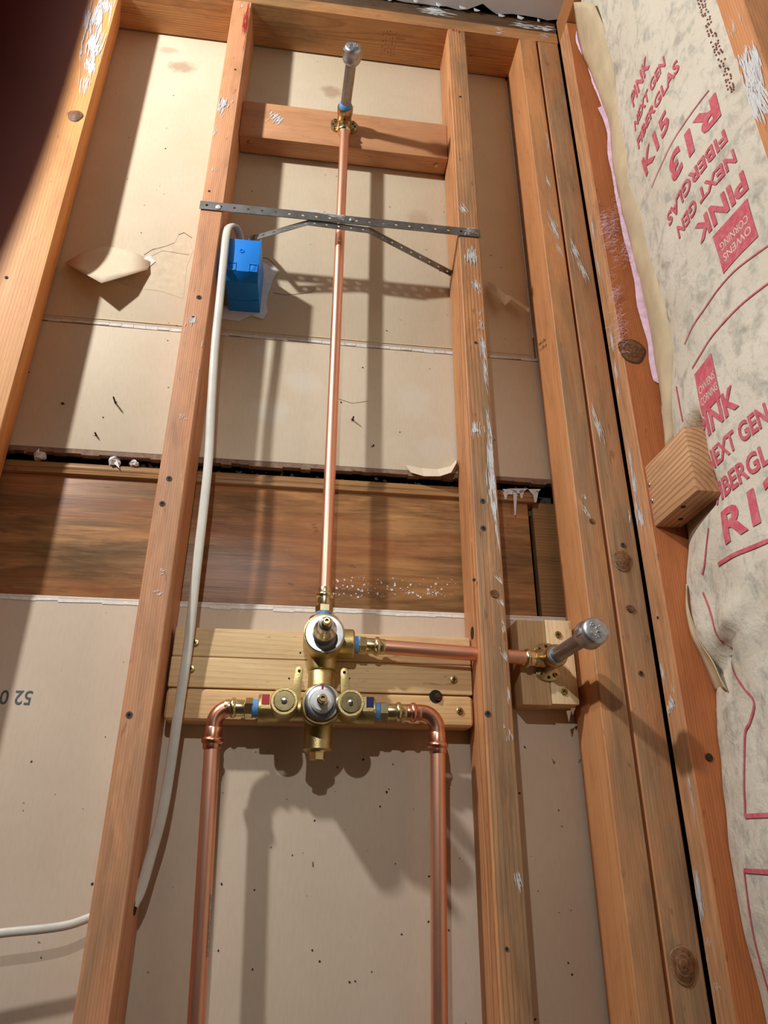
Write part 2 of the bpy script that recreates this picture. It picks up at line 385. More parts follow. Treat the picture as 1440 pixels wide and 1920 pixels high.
# wooden panel between the sheets
wp = thing('backing_board', (.1, D + .02, 1.25), 'dark stained wooden board with moulded top edge behind the studs', 'board')
YB = D + .009
MB().box(-1.2, .571, YB, YB + .02, 1.236, 1.4425).build('board', M['board'], wp, bevel=.0015)
mb = MB()
prof = [(YB + .02, 1.4425), (YB - .001, 1.4425), (YB - .0055, 1.445), (YB - .0062, 1.4495), (YB - .003, 1.4525), (YB - .0045, 1.4555), (YB - .0038, 1.460), (YB - .0005, 1.4655), (YB + .006, 1.469), (YB + .02, 1.469)]
mb.prism([(-1.2, y, z) for y, z in prof], (1.782, 0, 0)); mb.build('top_moulding', M['mould'], wp, smooth=50)
MB().box(.583, .640, YB + .012, YB + .03, 1.236, 1.452).build('end_rail', M['mould'], wp, bevel=.002)
# splatter of white paint on the board
mb = MB()
def fleck(mb, c, r, n=7, nrm='Y'):
    a0 = rnd.uniform(0, 6); ps = []
    for i in range(n):
        w = a0 + 6.283 * i / n; q = r * rnd.uniform(.55, 1.25)
        ps.append((c[0] + q * math.cos(w), c[1], c[2] + q * math.sin(w)) if nrm == 'Y' else (c[0], c[1] + q * math.cos(w), c[2] + q * math.sin(w)))
    mb.add(ps, [tuple(range(n))])
for i in range(150):
    u = rnd.random() ** .8; c = at(620 + 235 * rnd.random(), 1120 - 34 * rnd.random() ** 1.5 - 6 * (rnd.random()), Y=YB - .0005)
    if c.z > 1.2495: fleck(mb, c, rnd.choice((.0005, .0007, .0009, .0013, .002)), 6)
tag(mb.build('paint_spatter', M['paint'], wp), kind='stuff')
# white drips at its right end
mb = MB()
for (x0, y0, l, w) in ((948, 926, 10, 5), (966, 924, 42, 4), (978, 922, 12, 5), (956, 921, 6, 14), (1004, 924, 18, 6), (972, 920, 5, 18), (1002, 921, 6, 12)):
    a = at(x0 - w, y0 - 4, Y=YB - .0068); b_ = at(x0 + w, y0 - 4, Y=YB - .0068); c = at(x0 + w * .3, y0 + l, Y=YB - .0068); d_ = at(x0 - w * .3, y0 + l, Y=YB - .0068)
    mb.add([a, b_, c, d_], [(0, 1, 2, 3)])
mb.build('paint_drip', M['paint'], wp)

# grit lying in the gap above the moulding, and the pale crumbs on it
mb = MB()
def pebble(mb, c, r, seg=5):
    vs = []; c = Vector(c)
    for j in range(3):
        for i in range(seg):
            w = 6.283 * i / seg + j; ph = (j - 1) * .9
            vs.append(c + Vector((math.cos(w) * math.cos(ph), math.sin(w) * math.cos(ph), math.sin(ph))) * r * rnd.uniform(.7, 1.25))
    fs = [(j * seg + i, j * seg + (i + 1) % seg, (j + 1) * seg + (i + 1) % seg, (j + 1) * seg + i) for j in range(2) for i in range(seg)] + [tuple(range(seg))[::-1], tuple(range(2 * seg, 3 * seg))]
    mb.add(vs, fs)
for i in range(420):
    xx = rnd.choice((rnd.uniform(-.07, .05), rnd.uniform(.03, .60)))
    pebble(mb, (xx, rnd.uniform(YB + .008, YB + .05), 1.471 + rnd.uniform(0, .007)), rnd.uniform(.0015, .004))
MB().box(-1.2, .62, YB + .0205, YB + .065, 1.43, 1.4665).build('ledge', M['grit'], wp)
tag(mb.build('grit', M['grit']), 'dark dusty grit lying in the gap above the moulding', 'debris', kind='stuff')
for (px, py, r, lb) in ((74, 852, .0095, 'largest pale plaster crumb at the left end of the wall gap'), (213, 866, .009, 'pale plaster crumb with a trailing sliver on the moulding'), (251, 868, .007, 'small white plaster crumb beside the stud in the wall gap'), (48, 846, .004, 'tiny pale plaster crumb nearest the left stud in the wall gap')):
    c = at(px, py, Y=YB - .002); mb = MB(); mb2 = MB()
    c.z = max(c.z, 1.4655)
    pebble(mb, c, r, 7); pebble(mb, c + Vector((r * .7, 0, -r * .25)), r * .6, 6)
    if '213' in str(px): mb.add([c + Vector((0, -.005, -.003)), c + Vector((r * 1.4, -.006, -r * 1.6)), c + Vector((r * .6, -.005, .002))], [(0, 1, 2)])
    tag(mb.build('plaster_crumb', M['plaster'], origin=c.copy()), lb, 'debris', 'crumbs in the wall gap')

# ------------------------------------------------------------------ studs
def sliver(mb, c, du, dv, L, w, n, lo=None, hi=None):
    """brushed smear: n ragged slivers about c; du along the stroke, dv across"""
    c = Vector(c); nr = du.cross(dv).normalized()
    if nr.dot(CAM - c) < 0: nr = -nr
    for i in range(int(n * 1.5)):
        o = dv * rnd.gauss(0, w * .38) + du * rnd.gauss(0, L * .22); l = L * rnd.uniform(.2, .9); ww = max(.0004, w * rnd.uniform(.02, .075))
        k = rnd.uniform(-.12, .12); d2 = (du + dv * k).normalized(); p = c + o + nr * (.00002 * (i + 1))
        mb.add([p - d2 * l * .5, p - d2 * l * .2 + dv * ww * rnd.uniform(.5, 1.2), p + d2 * l * .25 + dv * ww * rnd.uniform(.4, 1.1), p + d2 * l * .5,
                p + d2 * l * .2 - dv * ww * rnd.uniform(.4, 1), p - d2 * l * .25 - dv * ww * rnd.uniform(.4, 1)], [(0, 1, 2, 3, 4, 5)])
        if lo is not None:      # keep the paint on the flat of the timber
            for q in mb.v[-6:]:
                q.x = min(max(q.x, lo[0]), hi[0]); q.y = min(max(q.y, lo[1]), hi[1])
def smear(parent, px, py, lpx, wpx, ang=0, n=14, Y=None, X=None, mat='paint'):
    """paint wiped on the stud face: length and width in mm scale, ang = lean of the stroke"""
    c = at(px, py, Y=Y, X=X); mb = MB()
    s, k = math.sin(math.radians(ang)), math.cos(math.radians(ang))
    if Y is not None: du, dv = Vector((s, 0, k)), Vector((k, 0, -s))
    else: du, dv = Vector((0, s, k)), Vector((0, k, -s))
    bb_ = [q for ch in parent.children if ch.name.startswith('timber') for q in ch.bound_box]
    pl = parent.location; e = .0028
    lo = (min(q[0] for q in bb_) + pl.x + e, min(q[1] for q in bb_) + pl.y + e); hi = (max(q[0] for q in bb_) + pl.x - e, max(q[1] for q in bb_) + pl.y - e)
    if Y is not None: lo = (lo[0], -9); hi = (hi[0], 9)
    else: lo = (-9, lo[1]); hi = (9, hi[1])
    sliver(mb, c, du, dv, lpx, wpx, n, lo, hi)
    if n >= 14:
        k_ = 16; ph_ = rnd.uniform(0, 6); hp_ = []
        for i in range(k_):
            w_ = 6.283 * i / k_; rr = rnd.uniform(.55, 1.1)
            q = c + du * (math.cos(w_) * lpx * .24 * rr) + dv * (math.sin(w_) * wpx * .32 * rr)
            q.x = min(max(q.x, lo[0]), hi[0]); q.y = min(max(q.y, lo[1]), hi[1]); hp_.append(q)
        mb.add(hp_, [tuple(range(k_))])
    return tag(mb.build('paint_smear', M[mat], parent), kind='stuff')
# one hole mesh and one knot recipe, shared
def hole(parent, px, py, Y=None, X=None, r=.0022):
    c = at(px, py, Y=Y, X=X); ax = (0, -1, 0) if Y is not None else (-1, 0, 0)
    h = MB().lathe(c, ax, [(-.001, r * 2.0), (.0003, r * 1.8)], 12).build('bruise', M['holering'], parent)
    MB().lathe(c, ax, [(-.001, r), (.0005, r)], 10).build('nail_hole', M['hole'], parent)
def knot(parent, px, py, r, Y=None, X=None, asp=1.0, mat='knot'):
    c = at(px, py, Y=Y, X=X); mb = MB(); n = 28
    def pt(w, q, h):
        q2 = q * (1 + .05 * math.sin(3 * w) + .03 * math.sin(5 * w + 1))
        return c + (Vector((math.cos(w) * q2, -h, math.sin(w) * q2 * asp)) if Y is not None else Vector((-h, math.cos(w) * q2, math.sin(w) * q2 * asp)))
    prof = [(r * 1.06, .0002), (r, .0002), (r * .94, .0011), (r * .6, .0007), (r * .55, .0012), (r * .3, .0008), (r * .25, .0013), (r * .04, .0011)]
    vs = [pt(6.283 * i / n, q, h) for q, h in prof for i in range(n)]
    mb.add(vs, [(j * n + i, j * n + (i + 1) % n, (j + 1) * n + (i + 1) % n, (j + 1) * n + i) for j in range(len(prof) - 1) for i in range(n)] + [tuple(range((len(prof) - 1) * n, len(prof) * n))])
    o = mb.build('knot', M[mat], parent, smooth=60)
    o.data.materials.append(M['knot2'])
    for k_, p in enumerate(o.data.polygons):
        if (k_ // n) in (2, 4, 6): p.material_index = 1
    return o
def stud(x0, x1, y0, y1, z0, z1, mat, label, bev=.0035, skew=0):
    t = thing('wall_stud', ((x0 + x1) / 2, (y0 + y1) / 2, z0), label, 'stud', 'studs of the open walls')
    mb = MB(); n = 14
    rings = [z0 + (z1 - z0) * i / n for i in range(n + 1)]
    vs = []; 
    for z in rings: vs += [(x0, y0, z), (x1, y0, z), (x1 + skew, y1, z), (x0 + skew, y1, z)]
    fs = [(0, 1, 2, 3), tuple(4 * n + i for i in range(4))] + [(4 * j + i, 4 * j + (i + 1) % 4, 4 * j + 4 + (i + 1) % 4, 4 * j + 4 + i) for j in range(n) for i in range(4)]
    bm = bmesh.new(); vv = [bm.verts.new(Vector(q) - Vector(t.location)) for q in vs]
    for f in fs: bm.faces.new([vv[i] for i in f])
    bmesh.ops.recalc_face_normals(bm, faces=bm.faces[:])
    ed = [e for e in bm.edges if abs((e.verts[0].co - e.verts[1].co).normalized().z) > .9]
    bmesh.ops.bevel(bm, geom=ed, offset=bev, segments=3, affect='EDGES', profile=.6)
    me = bpy.data.meshes.new('timber'); bm.to_mesh(me); bm.free(); me.shade_smooth(); me.set_sharp_from_angle(angle=math.radians(30)); me.materials.append(M[mat])
    o = bpy.data.objects.new('timber', me); COL.objects.link(o); o.parent = t
    return t
FY = -.0006
s0 = stud(-.365, -.223, 0, D - .002, 0, ZT, 'stud0', 'wide orange stud at the far left with white paint near its top', skew=-.024)
for (x, y, L, w, n) in ((182, 30, .09, .026, 32), (172, 80, .09, .024, 26), (172, 125, .07, .018, 18), (163, 155, .05, .014, 12), (196, 8, .05, .022, 18)): smear(s0, x, y, L, w, -4, n, Y=FY)
knot(s0, 141, 217, .0125, Y=FY, asp=1.1, mat='knot')
for q in ((118, 158), (107, 177), (12, 520)): hole(s0, *q, Y=FY, r=.0015)
s1 = stud(A0, A1, 0, .089, 0, ZT, 'stud1', 'reddish stud between the blue box and the left bay')
for (x, y, L, w, n, a) in ((419, 195, .035, .018, 26, 6), (414, 210, .03, .012, 10, 6), (402, 250, .03, .005, 6, 4), (399, 317, .01, .008, 6, 0), (361, 602, .018, .010, 14, 0), (382, 646, .03, .004, 7, 3), (374, 700, .05, .005, 9, 3), (369, 745, .025, .006, 8, 3), (341, 618, .012, .004, 4, 0), (345, 780, .012, .01, 5, 30), (296, 1110, .01, .012, 5, 60), (305, 1070, .01, .008, 5, 60), (452, 12, .016, .006, 6, 10)): smear(s1, x, y, L, w, a, n, Y=FY)
smear(s1, 462, 42, .10, .007, 0, 26, Y=FY, mat='redmark')
for q in ((317, 897), (304, 944), (242, 1340), (373, 557)): hole(s1, *q, Y=FY)
for q in ((441, 130), (392, 358), (362, 594)): hole(s1, *q, Y=FY, r=.0011)
s2 = stud(B0, B1, 0, .089, 0, ZT, 'stud2', 'paint-flecked stud right of the copper riser')
for (x, y, L, w, n, a) in ((869, 392, .03, .010, 14, -25), (885, 478, .035, .016, 22, 0), (893, 535, .03, .010, 14, -8), (900, 585, .012, .006, 5, 0), (904, 610, .02, .010, 10, 0), (907, 650, .05, .007, 14, -3), (910, 700, .05, .006, 12, -3), (889, 806, .022, .013, 24, 0), (917, 800, .06, .004, 10, -4), (921, 860, .07, .010, 24, -3), (923, 905, .06, .010, 24, -3), (928, 955, .05, .007, 16, -5), (932, 1000, .05, .004, 10, -6), (938, 1090, .025, .004, 8, -35), (941, 1130, .02, .004, 7, -30), (944, 1175, .015, .004, 6, -15), (947, 1228, .018, .006, 8, -20), (955, 1308, .02, .006, 10, -12), (961, 1378, .012, .007, 10, 0), (972, 1650, .018, .006, 12, -10), (945, 1364, .006, .004, 4, 0)): smear(s2, x, y, L, w, a, n, Y=FY)
smear(s2, 857, 58, .010, .02, 0, 8, Y=FY, mat='redmark')
for q in ((905, 939), (906, 990), (915, 1338)): hole(s2, *q, Y=FY)
for q in ((863, 181), (892, 642), (950, 1779), (889, 1087)): hole(s2, *q, Y=FY, r=.0013)
knot(s2, 927, 1113, .0055, Y=FY)
# notch bored for the horizontal pipe
c = at(886, 1192, X=B0); MB().lathe((B0 + .001, c.y, c.z + .004), (-1, 0, 0), [(0, .009), (.0015, .009)], 18).build('bored_hole', M['hole'], s2)
s3 = stud(C0, C1, 0, .089, 0, ZT, 'stud3', 'pale stud just right of the small blocking with the stub pipe')
for (x, y, L, w, n, a) in ((1030, 270, .05, .006, 8, -6), (1028, 340, .04, .005, 6, -8), (1038, 425, .06, .010, 14, -14), (1050, 470, .03, .006, 8, -20), (1098, 960, .02, .006, 8, -20), (1132, 1532, .014, .003, 6, 0), (1096, 930, .012, .006, 5, 0)): smear(s3, x, y, L, w, a, n, Y=FY)
knot(s3, 1110, 977, .004, Y=FY)
s4 = stud(E0, E1, .001, .089, 0, ZT, 'stud4', 'weathered grey-brown stud second from the inside corner')
for (x, y, L, w, n, a) in ((1078, 470, .05, .007, 16, -10), (1092, 505, .05, .008, 18, -14), (1121, 800, .045, .007, 20, -6), (1114, 775, .03, .004, 8, -6), (1045, 330, .02, .006, 5, 0), (1180, 965, .02, .003, 5, 0)): smear(s4, x, y, L, w, a, n, Y=FY)
knot(s4, 1166, 1050, .0135, Y=FY, asp=1.15, mat='knot3'); knot(s4, 1281, 1808, .0155, Y=FY, asp=1.25, mat='knot3'); knot(s4, 1182, 1141, .006, Y=FY, asp=.8)
for q in ((1168, 1021), (1202, 1262)): hole(s4, *q, Y=FY, r=.0018)
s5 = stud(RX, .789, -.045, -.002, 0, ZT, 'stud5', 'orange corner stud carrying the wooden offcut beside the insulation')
NX = RX - .0006
for (x, y, L, w, n, a) in ((1090, 350, .03, .006, 6, 0), (1112, 430, .07, .004, 12, 0), (1122, 500, .06, .004, 10, 0), (1148, 640, .05, .006, 16, 0), (1154, 690, .05, .006, 14, 0), (1160, 735, .02, .005, 8, 0), (1182, 860, .07, .006, 14, 0), (1190, 910, .06, .009, 16, 0), (1198, 965, .04, .013, 22, 0), (1243, 1260, .02, .008, 16, 0), (1258, 1322, .016, .016, 26, 10), (1263, 1296, .014, .005, 6, 0), (1294, 1480, .05, .004, 8, 0), (1310, 1670, .04, .009, 26, 0), (1314, 1700, .025, .006, 14, 0), (1327, 1765, .01, .006, 6, 0), (1326, 1800, .006, .006, 6, 0), (1345, 1850, .01, .008, 6, 30)): smear(s5, x, y, L, w, a, n, X=NX)
for q in ((1233, 1158),): hole(s5, *q, X=NX, r=.0012)
knot(s5, 1185, 658, .0215, Y=-.0456, asp=1.05)
c = at(1329, 1420, Y=-.0452); MB().lathe(c, (0, -1, 0), [(-.004, .004), (.001, .005), (.0014, .004)], 12).build('nail_head', M['nail'], s5)
s6 = stud(RX, .789, -.457, -.419, 0, ZT, 'stud6', 'bright orange stud at the far right between the insulation batts')
for (x, y, L, w, n, a) in ((1408, 125, .05, .028, 34, 0), (1412, 150, .05, .026, 30, -8), (1422, 188, .06, .024, 36, 6), (1395, 105, .03, .016, 12, 0), (1375, 55, .02, .012, 8, 0)): smear(s6, x, y, L, w, a, n, X=NX)

# plates
tp = thing('top_plate', (.0, .045, ZT), 'light brown lower top plate resting on the studs', 'top plate', 'top plates')
MB().box(-1.7, .6990, 0, D - .003, ZT, ZT + .0365).build('timber', M['plate'], tp, bevel=.003)
c = at(728, 85, Z=ZT - .0005)
mb = MB()
for i in range(5):
    for j in range(10):
        if rnd.random() < .8:
            p = c + Vector((i * .007 - .014, -.03 + j * .0055 + rnd.uniform(-.001, .001), 0)); a = rnd.uniform(.001, .0025); b_ = rnd.uniform(.0006, .0018)
            mb.add([p, p + Vector((a, rnd.uniform(-.001, .001), 0)), p + Vector((a, b_, 0)), p + Vector((rnd.uniform(-.001, .001), b_, 0))], [(0, 1, 2, 3)])
tag(mb.build('grade_stamp', M['ink'], tp), kind='stuff')
for (x, y, L, w, n) in ((935, 56, .012, .02, 8), (1020, 67, .016, .012, 8)):
    c = at(x, y, Y=FY); mb = MB(); sliver(mb, c, Vector((1, 0, 0)), Vector((0, 0, 1)), L * 1.5, w, n)
    for q in mb.v: q.z = min(max(q.z, ZT + .003), ZT + .034)
    tag(mb.build('paint_smear', M['paint'], tp), kind='stuff')
tu = thing('top_plate', (.0, .045, ZT + .0375), 'dark stained upper top plate under the torn ceiling edge', 'top plate', 'top plates')
MB().box(-1.7, .6990, .001, D - .003, ZT + .0375, ZT + .0815).build('timber', M['plate_top'], tu, bevel=.003)
for (x, y, L, w, n) in ((815, 20, .02, .05, 34), (980, 48, .016, .05, 16), (1020, 52, .02, .04, 16)):
    c = at(x, y, Y=.0004); mb = MB(); sliver(mb, c, Vector((1, 0, 0)), Vector((0, 0, 1)), w, L, n)
    for q in mb.v: q.z = min(max(q.z, ZT + .040), ZT + .079)
    tag(mb.build('paint_smear', M['paint'], tu), kind='stuff')
ZR = 2.52
tr = thing('top_plate', (.745, -.6, ZR), 'top plate of the right wall above the insulation', 'top plate', 'top plates')
MB().box(RX, .789, -1.4, -.0, ZR, ZR + .08).build('timber', M['plate_right'], tr, bevel=.003)

# grade stamp on the pale stud
mb = MB(); c = at(1018, 650, X=C0 - .0004)
for i in range(16):
    p = Vector((C0 - .0005, c.y - .016 + (i % 8) * .0045, c.z - .012 + (i // 8) * .012 + (i % 8) * .002)); h = rnd.uniform(.004, .008)
    q = [p, p + Vector((0, .001, 0)), p + Vector((0, .001 + rnd.uniform(-.002, .002), h)), p + Vector((0, rnd.uniform(-.001, .001), h))]
    mb.add(q, [(0, 1, 2, 3)])
tag(mb.build('grade_stamp', M['ink'], s3), kind='stuff')

# ------------------------------------------------------------------ screws (one mesh, copied)
def screw_mesh():
    mb = MB().lathe((0, 0, 0), (0, -1, 0), [(-.006, .0018), (-.001, .0022), (.0006, .0042), (.0014, .0042), (.0016, .0036)], 14)
    for a in (0, 1):
        w, h = (.0052, .0011) if a else (.0011, .0052)
        mb.box(-w / 2, w / 2, -.00175, -.0012, -h / 2, h / 2)
    o = mb.build('screw', M['screw'], smooth=40); o.data.materials.append(M['hole'])
    for p in o.data.polygons[-12:]: p.material_index = 1
    return o
SCR = screw_mesh(); scr_used = [False]
def screw(parent, p, s=1.0, dark=False):
    if not scr_used[0]: o = SCR; scr_used[0] = True; o.parent = parent
    else: o = SCR.copy(); COL.objects.link(o); o.parent = parent
    off = Vector(parent.location)
    if parent.parent: off = off + Vector(parent.parent.location)
    o.location = Vector(p) - off; o.scale = (s, s, s); o.rotation_euler = (0, rnd.uniform(0, 1.5), 0); return o

# ------------------------------------------------------------------ blocking between the studs
ub = thing('blocking', (.245, .07, 2.178), 'orange-brown blocking holding the upper stub pipe between two studs', 'blocking')
MB().box(A1 + .0005, B0 - .0005, .049, .087, 2.178, 2.280).build('timber', M['block'], ub, bevel=.0025)
for q in ((468, 267), (818, 310)):
    p = at(*q, Z=2.1776); mb = MB().lathe(p, (0, 0, -1), [(-.004, .002), (.0004, .0045), (.0012, .004)], 12); mb.build('screw', M['screw'], ub, smooth=40)
c = at(518, 223, Y=.0485); mb = MB(); sliver(mb, c, Vector((.5, 0, .8)).normalized(), Vector((.8, 0, -.5)).normalized(), .03, .02, 20); tag(mb.build('paint_smear', M['paint'], ub), kind='stuff')
YL = .052
lb = thing('blocking', (.245, .07, 1.07), 'pale pine blocking of three stacked boards behind the brass valve', 'blocking')
rows = ((1.1605, 1.2000, 'pine'), (1.1195, 1.1600, 'pine'), (1.0765, 1.1185, 'pine2'))
for i, (z0, z1, mt) in enumerate(rows):
    MB().box(.0425 - .0005 * i, B0 - .0015, YL - .001 * (i == 2), D - .001, z0, z1).build('board', M[mt], lb, bevel=.0022 if i < 2 else .0075, seg=3)
for q in ((366, 1205), (358, 1254), (851, 1274), (862, 1333)): screw(lb, at(*q, Y=YL - .0015), 1.15)
for q in ((563, 1224), (542, 1272), (652, 1268), (655, 1272), (651, 1276)):
    MB().lathe(at(*q, Y=YL), (0, -1, 0), [(-.001, .0013), (.0004, .0013)], 8).build('pilot_hole', M['hole'], lb)
c = at(817, 1306, Y=YL - .001)
MB().lathe(c, (0, -1, 0), [(-.001, .009), (.0008, .009)], 14).build('knot_hole', M['hole'], lb)
mb = MB(); pebble(mb, c + Vector((.002, -.001, -.001)), .006, 6); mb.build('loose_knot', M['knot'], lb)
b2 = thing('blocking', (.56, .07, 1.108), 'small two-piece pine blocking behind the stub pipe by the corner', 'blocking')
MB().box(.5200, .5615, .047, D - .001, 1.108, 1.2285).build('board', M['pine3'], b2, bevel=.002)
MB().box(.5620, .6015, .047, D - .001, 1.110, 1.2300).build('board', M['pine4'], b2, bevel=.0015)
for q in ((1046, 1190), (1057, 1296)): screw(b2, at(*q, Y=.0465), 1.2)
for (x, y, w, h) in ((1062, 1333, 12, 20), (1070, 1328, 12, 12), (975, 1255, 3, 26)):
    mb = MB(); a = at(x, y, Y=.05); mb.add([a, a + Vector((w / 1400, .003, .002)), a + Vector((w / 2800, .006, -h / 1400))], [(0, 1, 2)]); mb.build('torn_paper', M['paper'], b2)

# offcut nailed on the corner stud
oc = thing('wood_offcut', (.7235, -.10, 1.345), 'sawn wooden offcut sticking out from the corner stud over the insulation', 'wood block')
mb = MB().box(.7035, .7435, -.162, -.0455, 1.345, 1.4415); mb.build('timber', M['offcut'], oc, bevel=.003)
for q in ((1218, 909), (1223, 939)):
    p = at(*q, X=.7035); MB().lathe(p, (-1, 0, 0), [(-.004, .0025), (.001, .0034), (.0016, .0028)], 12).build('nail_head', M['galv'], oc, smooth=40)
for q in ((1276, 973), (1281, 950)):
    p = at(*q, Z=1.345); MB().lathe(p, (0, 0, -1), [(-.004, .0025), (.0008, .0034), (.0012, .0028)], 12).build('nail_head', M['nail'], oc, smooth=40)

# ------------------------------------------------------------------ perforated strap and its two braces
def strip(p0, p1, wdir, width, cells, twist=None):
    """perforated metal strip from p0 to p1; wdir across it"""
    p0, p1, wd = Vector(p0), Vector(p1), Vector(wdir).normalized(); t = (p1 - p0) / cells; mb = MB(); L = t.length; tn = t.normalized()
    for c in range(cells):
        o = p0 + t * (c + .5); hw, hl = width / 2, L / 2; r = width * .135; n = 16
        out = [];inn = []
        for i in range(n):
            w = 6.283185 * i / n; u, v = math.cos(w), math.sin(w); m = max(abs(u), abs(v))
            out.append(o + tn * (u / m * hl) + wd * (v / m * hw)); inn.append(o + tn * (u * r) + wd * (v * r))
        mb.add(out + inn, [(i, (i + 1) % n, n + (i + 1) % n, n + i) for i in range(n)])
    return mb
def solid(o, th): 
    md = o.modifiers.new('thickness', 'SOLIDIFY'); md.thickness = th; md.offset = 0; return o
st = thing('hanger_strap', (.245, -.002, 1.93), 'perforated grey steel strap screwed across two studs over the riser', 'metal strap')
solid(strip((-.0016, -.0016, 1.928), (.492, -.0016, 1.928), (0, 0, 1), .0185, 21).build('strap_band', M['strap'], st), .0012)
for q, mt in (((409, 389), 'nylon'), ((876, 438), 'galv'), ((660, 412), 'galv')):
    MB().lathe(at(*q, Y=-.0022), (0, -1, 0), [(0, .0045), (.0012, .0045), (.002, .0028)], 14).build('screw_head', M[mt], st, smooth=40)
a = at(582, 416, Y=.001); b_ = at(484, 444, Y=.020); c = at(455, 449, X=A1 + .001)
solid(strip(a, b_, (.2, .15, 1), .0165, 5).build('brace', M['strap'], st), .001)
solid(strip(b_, c, (0, .15, 1), .0165, 3).build('brace', M['strap'], st), .001)
a = at(690, 431, Y=.001); b_ = at(847, 513, X=B0 - .0005)
solid(strip(a, b_, (.3, .1, 1), .0150, 9).build('brace', M['strap'], st), .001)
solid(strip(at(578, 417, Y=.0008), at(692, 432, Y=.0008), (0, .1, 1), .015, 5).build('brace', M['strap'], st), .001)
mb = MB(); 
for (x, y) in ((610, 400), (625, 404), (640, 405), (590, 397), (880, 432)): sliver(mb, at(x, y, Y=-.0025), Vector((1, 0, 0)), Vector((0, 0, 1)), .02, .008, 7)
tag(mb.build('paint_smear', M['paint'], st), kind='stuff')

# ------------------------------------------------------------------ blue electrical box
bb = thing('electrical_box', (.082, .05, 1.781), 'bright blue plastic electrical box poking through the drywall', 'electrical box')
x0, x1, z0, z1, yb = .0545, .1080, 1.7815, 1.8635, .0035
mb = MB()
mb.add([(x0, yb, z0 + .012), (x1, yb, z0 + .012), (x1, yb, z1), (x0, yb, z1), (x0, D, z0), (x1 + .001, D, z0), (x1 + .001, D, z1 + .006), (x0, D, z1 + .006), (x0, yb + .014, z0), (x1, yb + .014, z0)],
       [(0, 1, 2, 3), (4, 7, 6, 5), (0, 3, 7, 4, 8), (1, 9, 5, 6, 2), (3, 2, 6, 7), (0, 8, 9, 1), (8, 4, 5, 9)])
mb.build('box_shell', M['bluebox'], bb, bevel=.0012)
for sx in (x0 + .0015, x1 - .0165):
    w = .015
    q = MB().box(sx, sx + w, yb - .0012, yb + .010, z0 + .0115, z0 + .0135).box(sx, sx + w, yb - .0012, yb + .002, z0 + .027, z0 + .029).box(sx, sx + .0014, yb - .0012, yb + .004, z0 + .012, z0 + .029).box(sx + w - .0014, sx + w, yb - .0012, yb + .004, z0 + .012, z0 + .029)
    q.build('knockout_frame', M['bluebox'], bb, bevel=.0004, seg=1)
    MB().box(sx + .004, sx + w - .004, yb - .0004, yb + .003, z0 + .017, z0 + .0265).build('knockout_tab', M['bluebox'], bb, bevel=.0008)
MB().lathe(((x0 + x1) / 2 - .004, yb, z0 + .056), (0, -1, 0), [(0, .0042), (.001, .0042), (.001, .0026), (.0004, .0026)], 18, cap=False).build('moulded_ring', M['bluebox'], bb, smooth=40)
MB().box(x1 - .002, x1, yb, yb + .03, z1 - .001, z1 + .004).build('rim', M['bluebox'], bb)
MB().box(x1 - .022, x1 - .0205, yb, yb + .03, z1 - .001, z1 + .0035).build('rim', M['bluebox'], bb)
MB().box(x0 + .006, x1 - .002, D - .030, D - .0285, z0 - .0008, z0 + .001).build('rib', M['bluebox'], bb)
MB().box(x1 - .009, x1 - .001, D - .034, D - .026, z0 - .0012, z0 + .001).build('lug', M['bluebox'], bb)
# torn white gypsum around the cut-out
mb = MB(); out = [(489, 470), (492, 492), (507, 500), (522, 508), (514, 522), (508, 540), (502, 552), (499, 572), (502, 586), (494, 600), (470, 592), (450, 602), (430, 600), (412, 598)]
inn = [(482, 480), (484, 500), (486, 512), (486, 520), (486, 532), (486, 544), (486, 556), (484, 566), (480, 574), (474, 578), (460, 578), (446, 576), (430, 574), (412, 572)]
vs = [at(*q, Y=D - .0008) + Vector((rnd.uniform(-.001, .001), -rnd.uniform(0, .0025), 0)) for q in out] + [at(*q, Y=D - .0015) for q in inn]
n = len(out); mb.add(vs, [(i, i + 1, n + i + 1, n + i) for i in range(n - 1)]); mb.build('torn_gypsum', M['plaster'], wb)

# ------------------------------------------------------------------ cables
def smoothpath(pts, k=6):
    P = [Vector(q) for q in pts]; P = [P[0] * 2 - P[1]] + P + [P[-1] * 2 - P[-2]]; out = []
    for i in range(1, len(P) - 2):
        a, b, c, d = P[i - 1:i + 3]
        for j in range(k):
            t = j / k; out.append(.5 * ((2 * b) + (c - a) * t + (2 * a - 5 * b + 4 * c - d) * t * t + (3 * b - a - 3 * c + d) * t ** 3))
    return out + [P[-2]]
cp = [at(452, 452, Y=.050), at(448, 438, Y=.046), at(441, 424, Y=.026), at(431, 424, Y=.010), at(425, 436, Y=-.002), at(420, 480, Y=-.004), at(411, 570, Y=.000), at(403, 650, Y=.004), at(396, 760, Y=.008), at(391, 860, Y=.012), at(381, 960, Y=.018), at(367, 1080, Y=.026), at(354, 1200, Y=.034), at(335, 1330, Y=.036), at(319, 1440, Y=.040), at(303, 1530, Y=.046), at(281, 1610, Y=.052), at(264, 1668, Y=.054), at(250, 1697, Y=.054)]
mb = MB().tube(smoothpath(cp), .0066, 14, .0034, up=(1, -.12, .1))
tag(mb.build('electrical_cable', M['cable'], smooth=60, origin=Vector(cp[0])), 'off-white electrical cable hanging from the blue box down the stud', 'cable')
cp = [at(-60, 1762, Y=.045), at(0, 1750, Y=.045), at(80, 1742, Y=.047), at(130, 1734, Y=.050), at(170, 1720, Y=.054), at(185, 1714, Y=.056)]
mb = MB().tube(smoothpath(cp), .0048, 14, .0032, up=(0, 0, 1))
tag(mb.build('electrical_cable', M['cable'], smooth=60, origin=Vector(cp[0])), 'white electrical cable crossing the lower left drywall into the stud', 'cable')
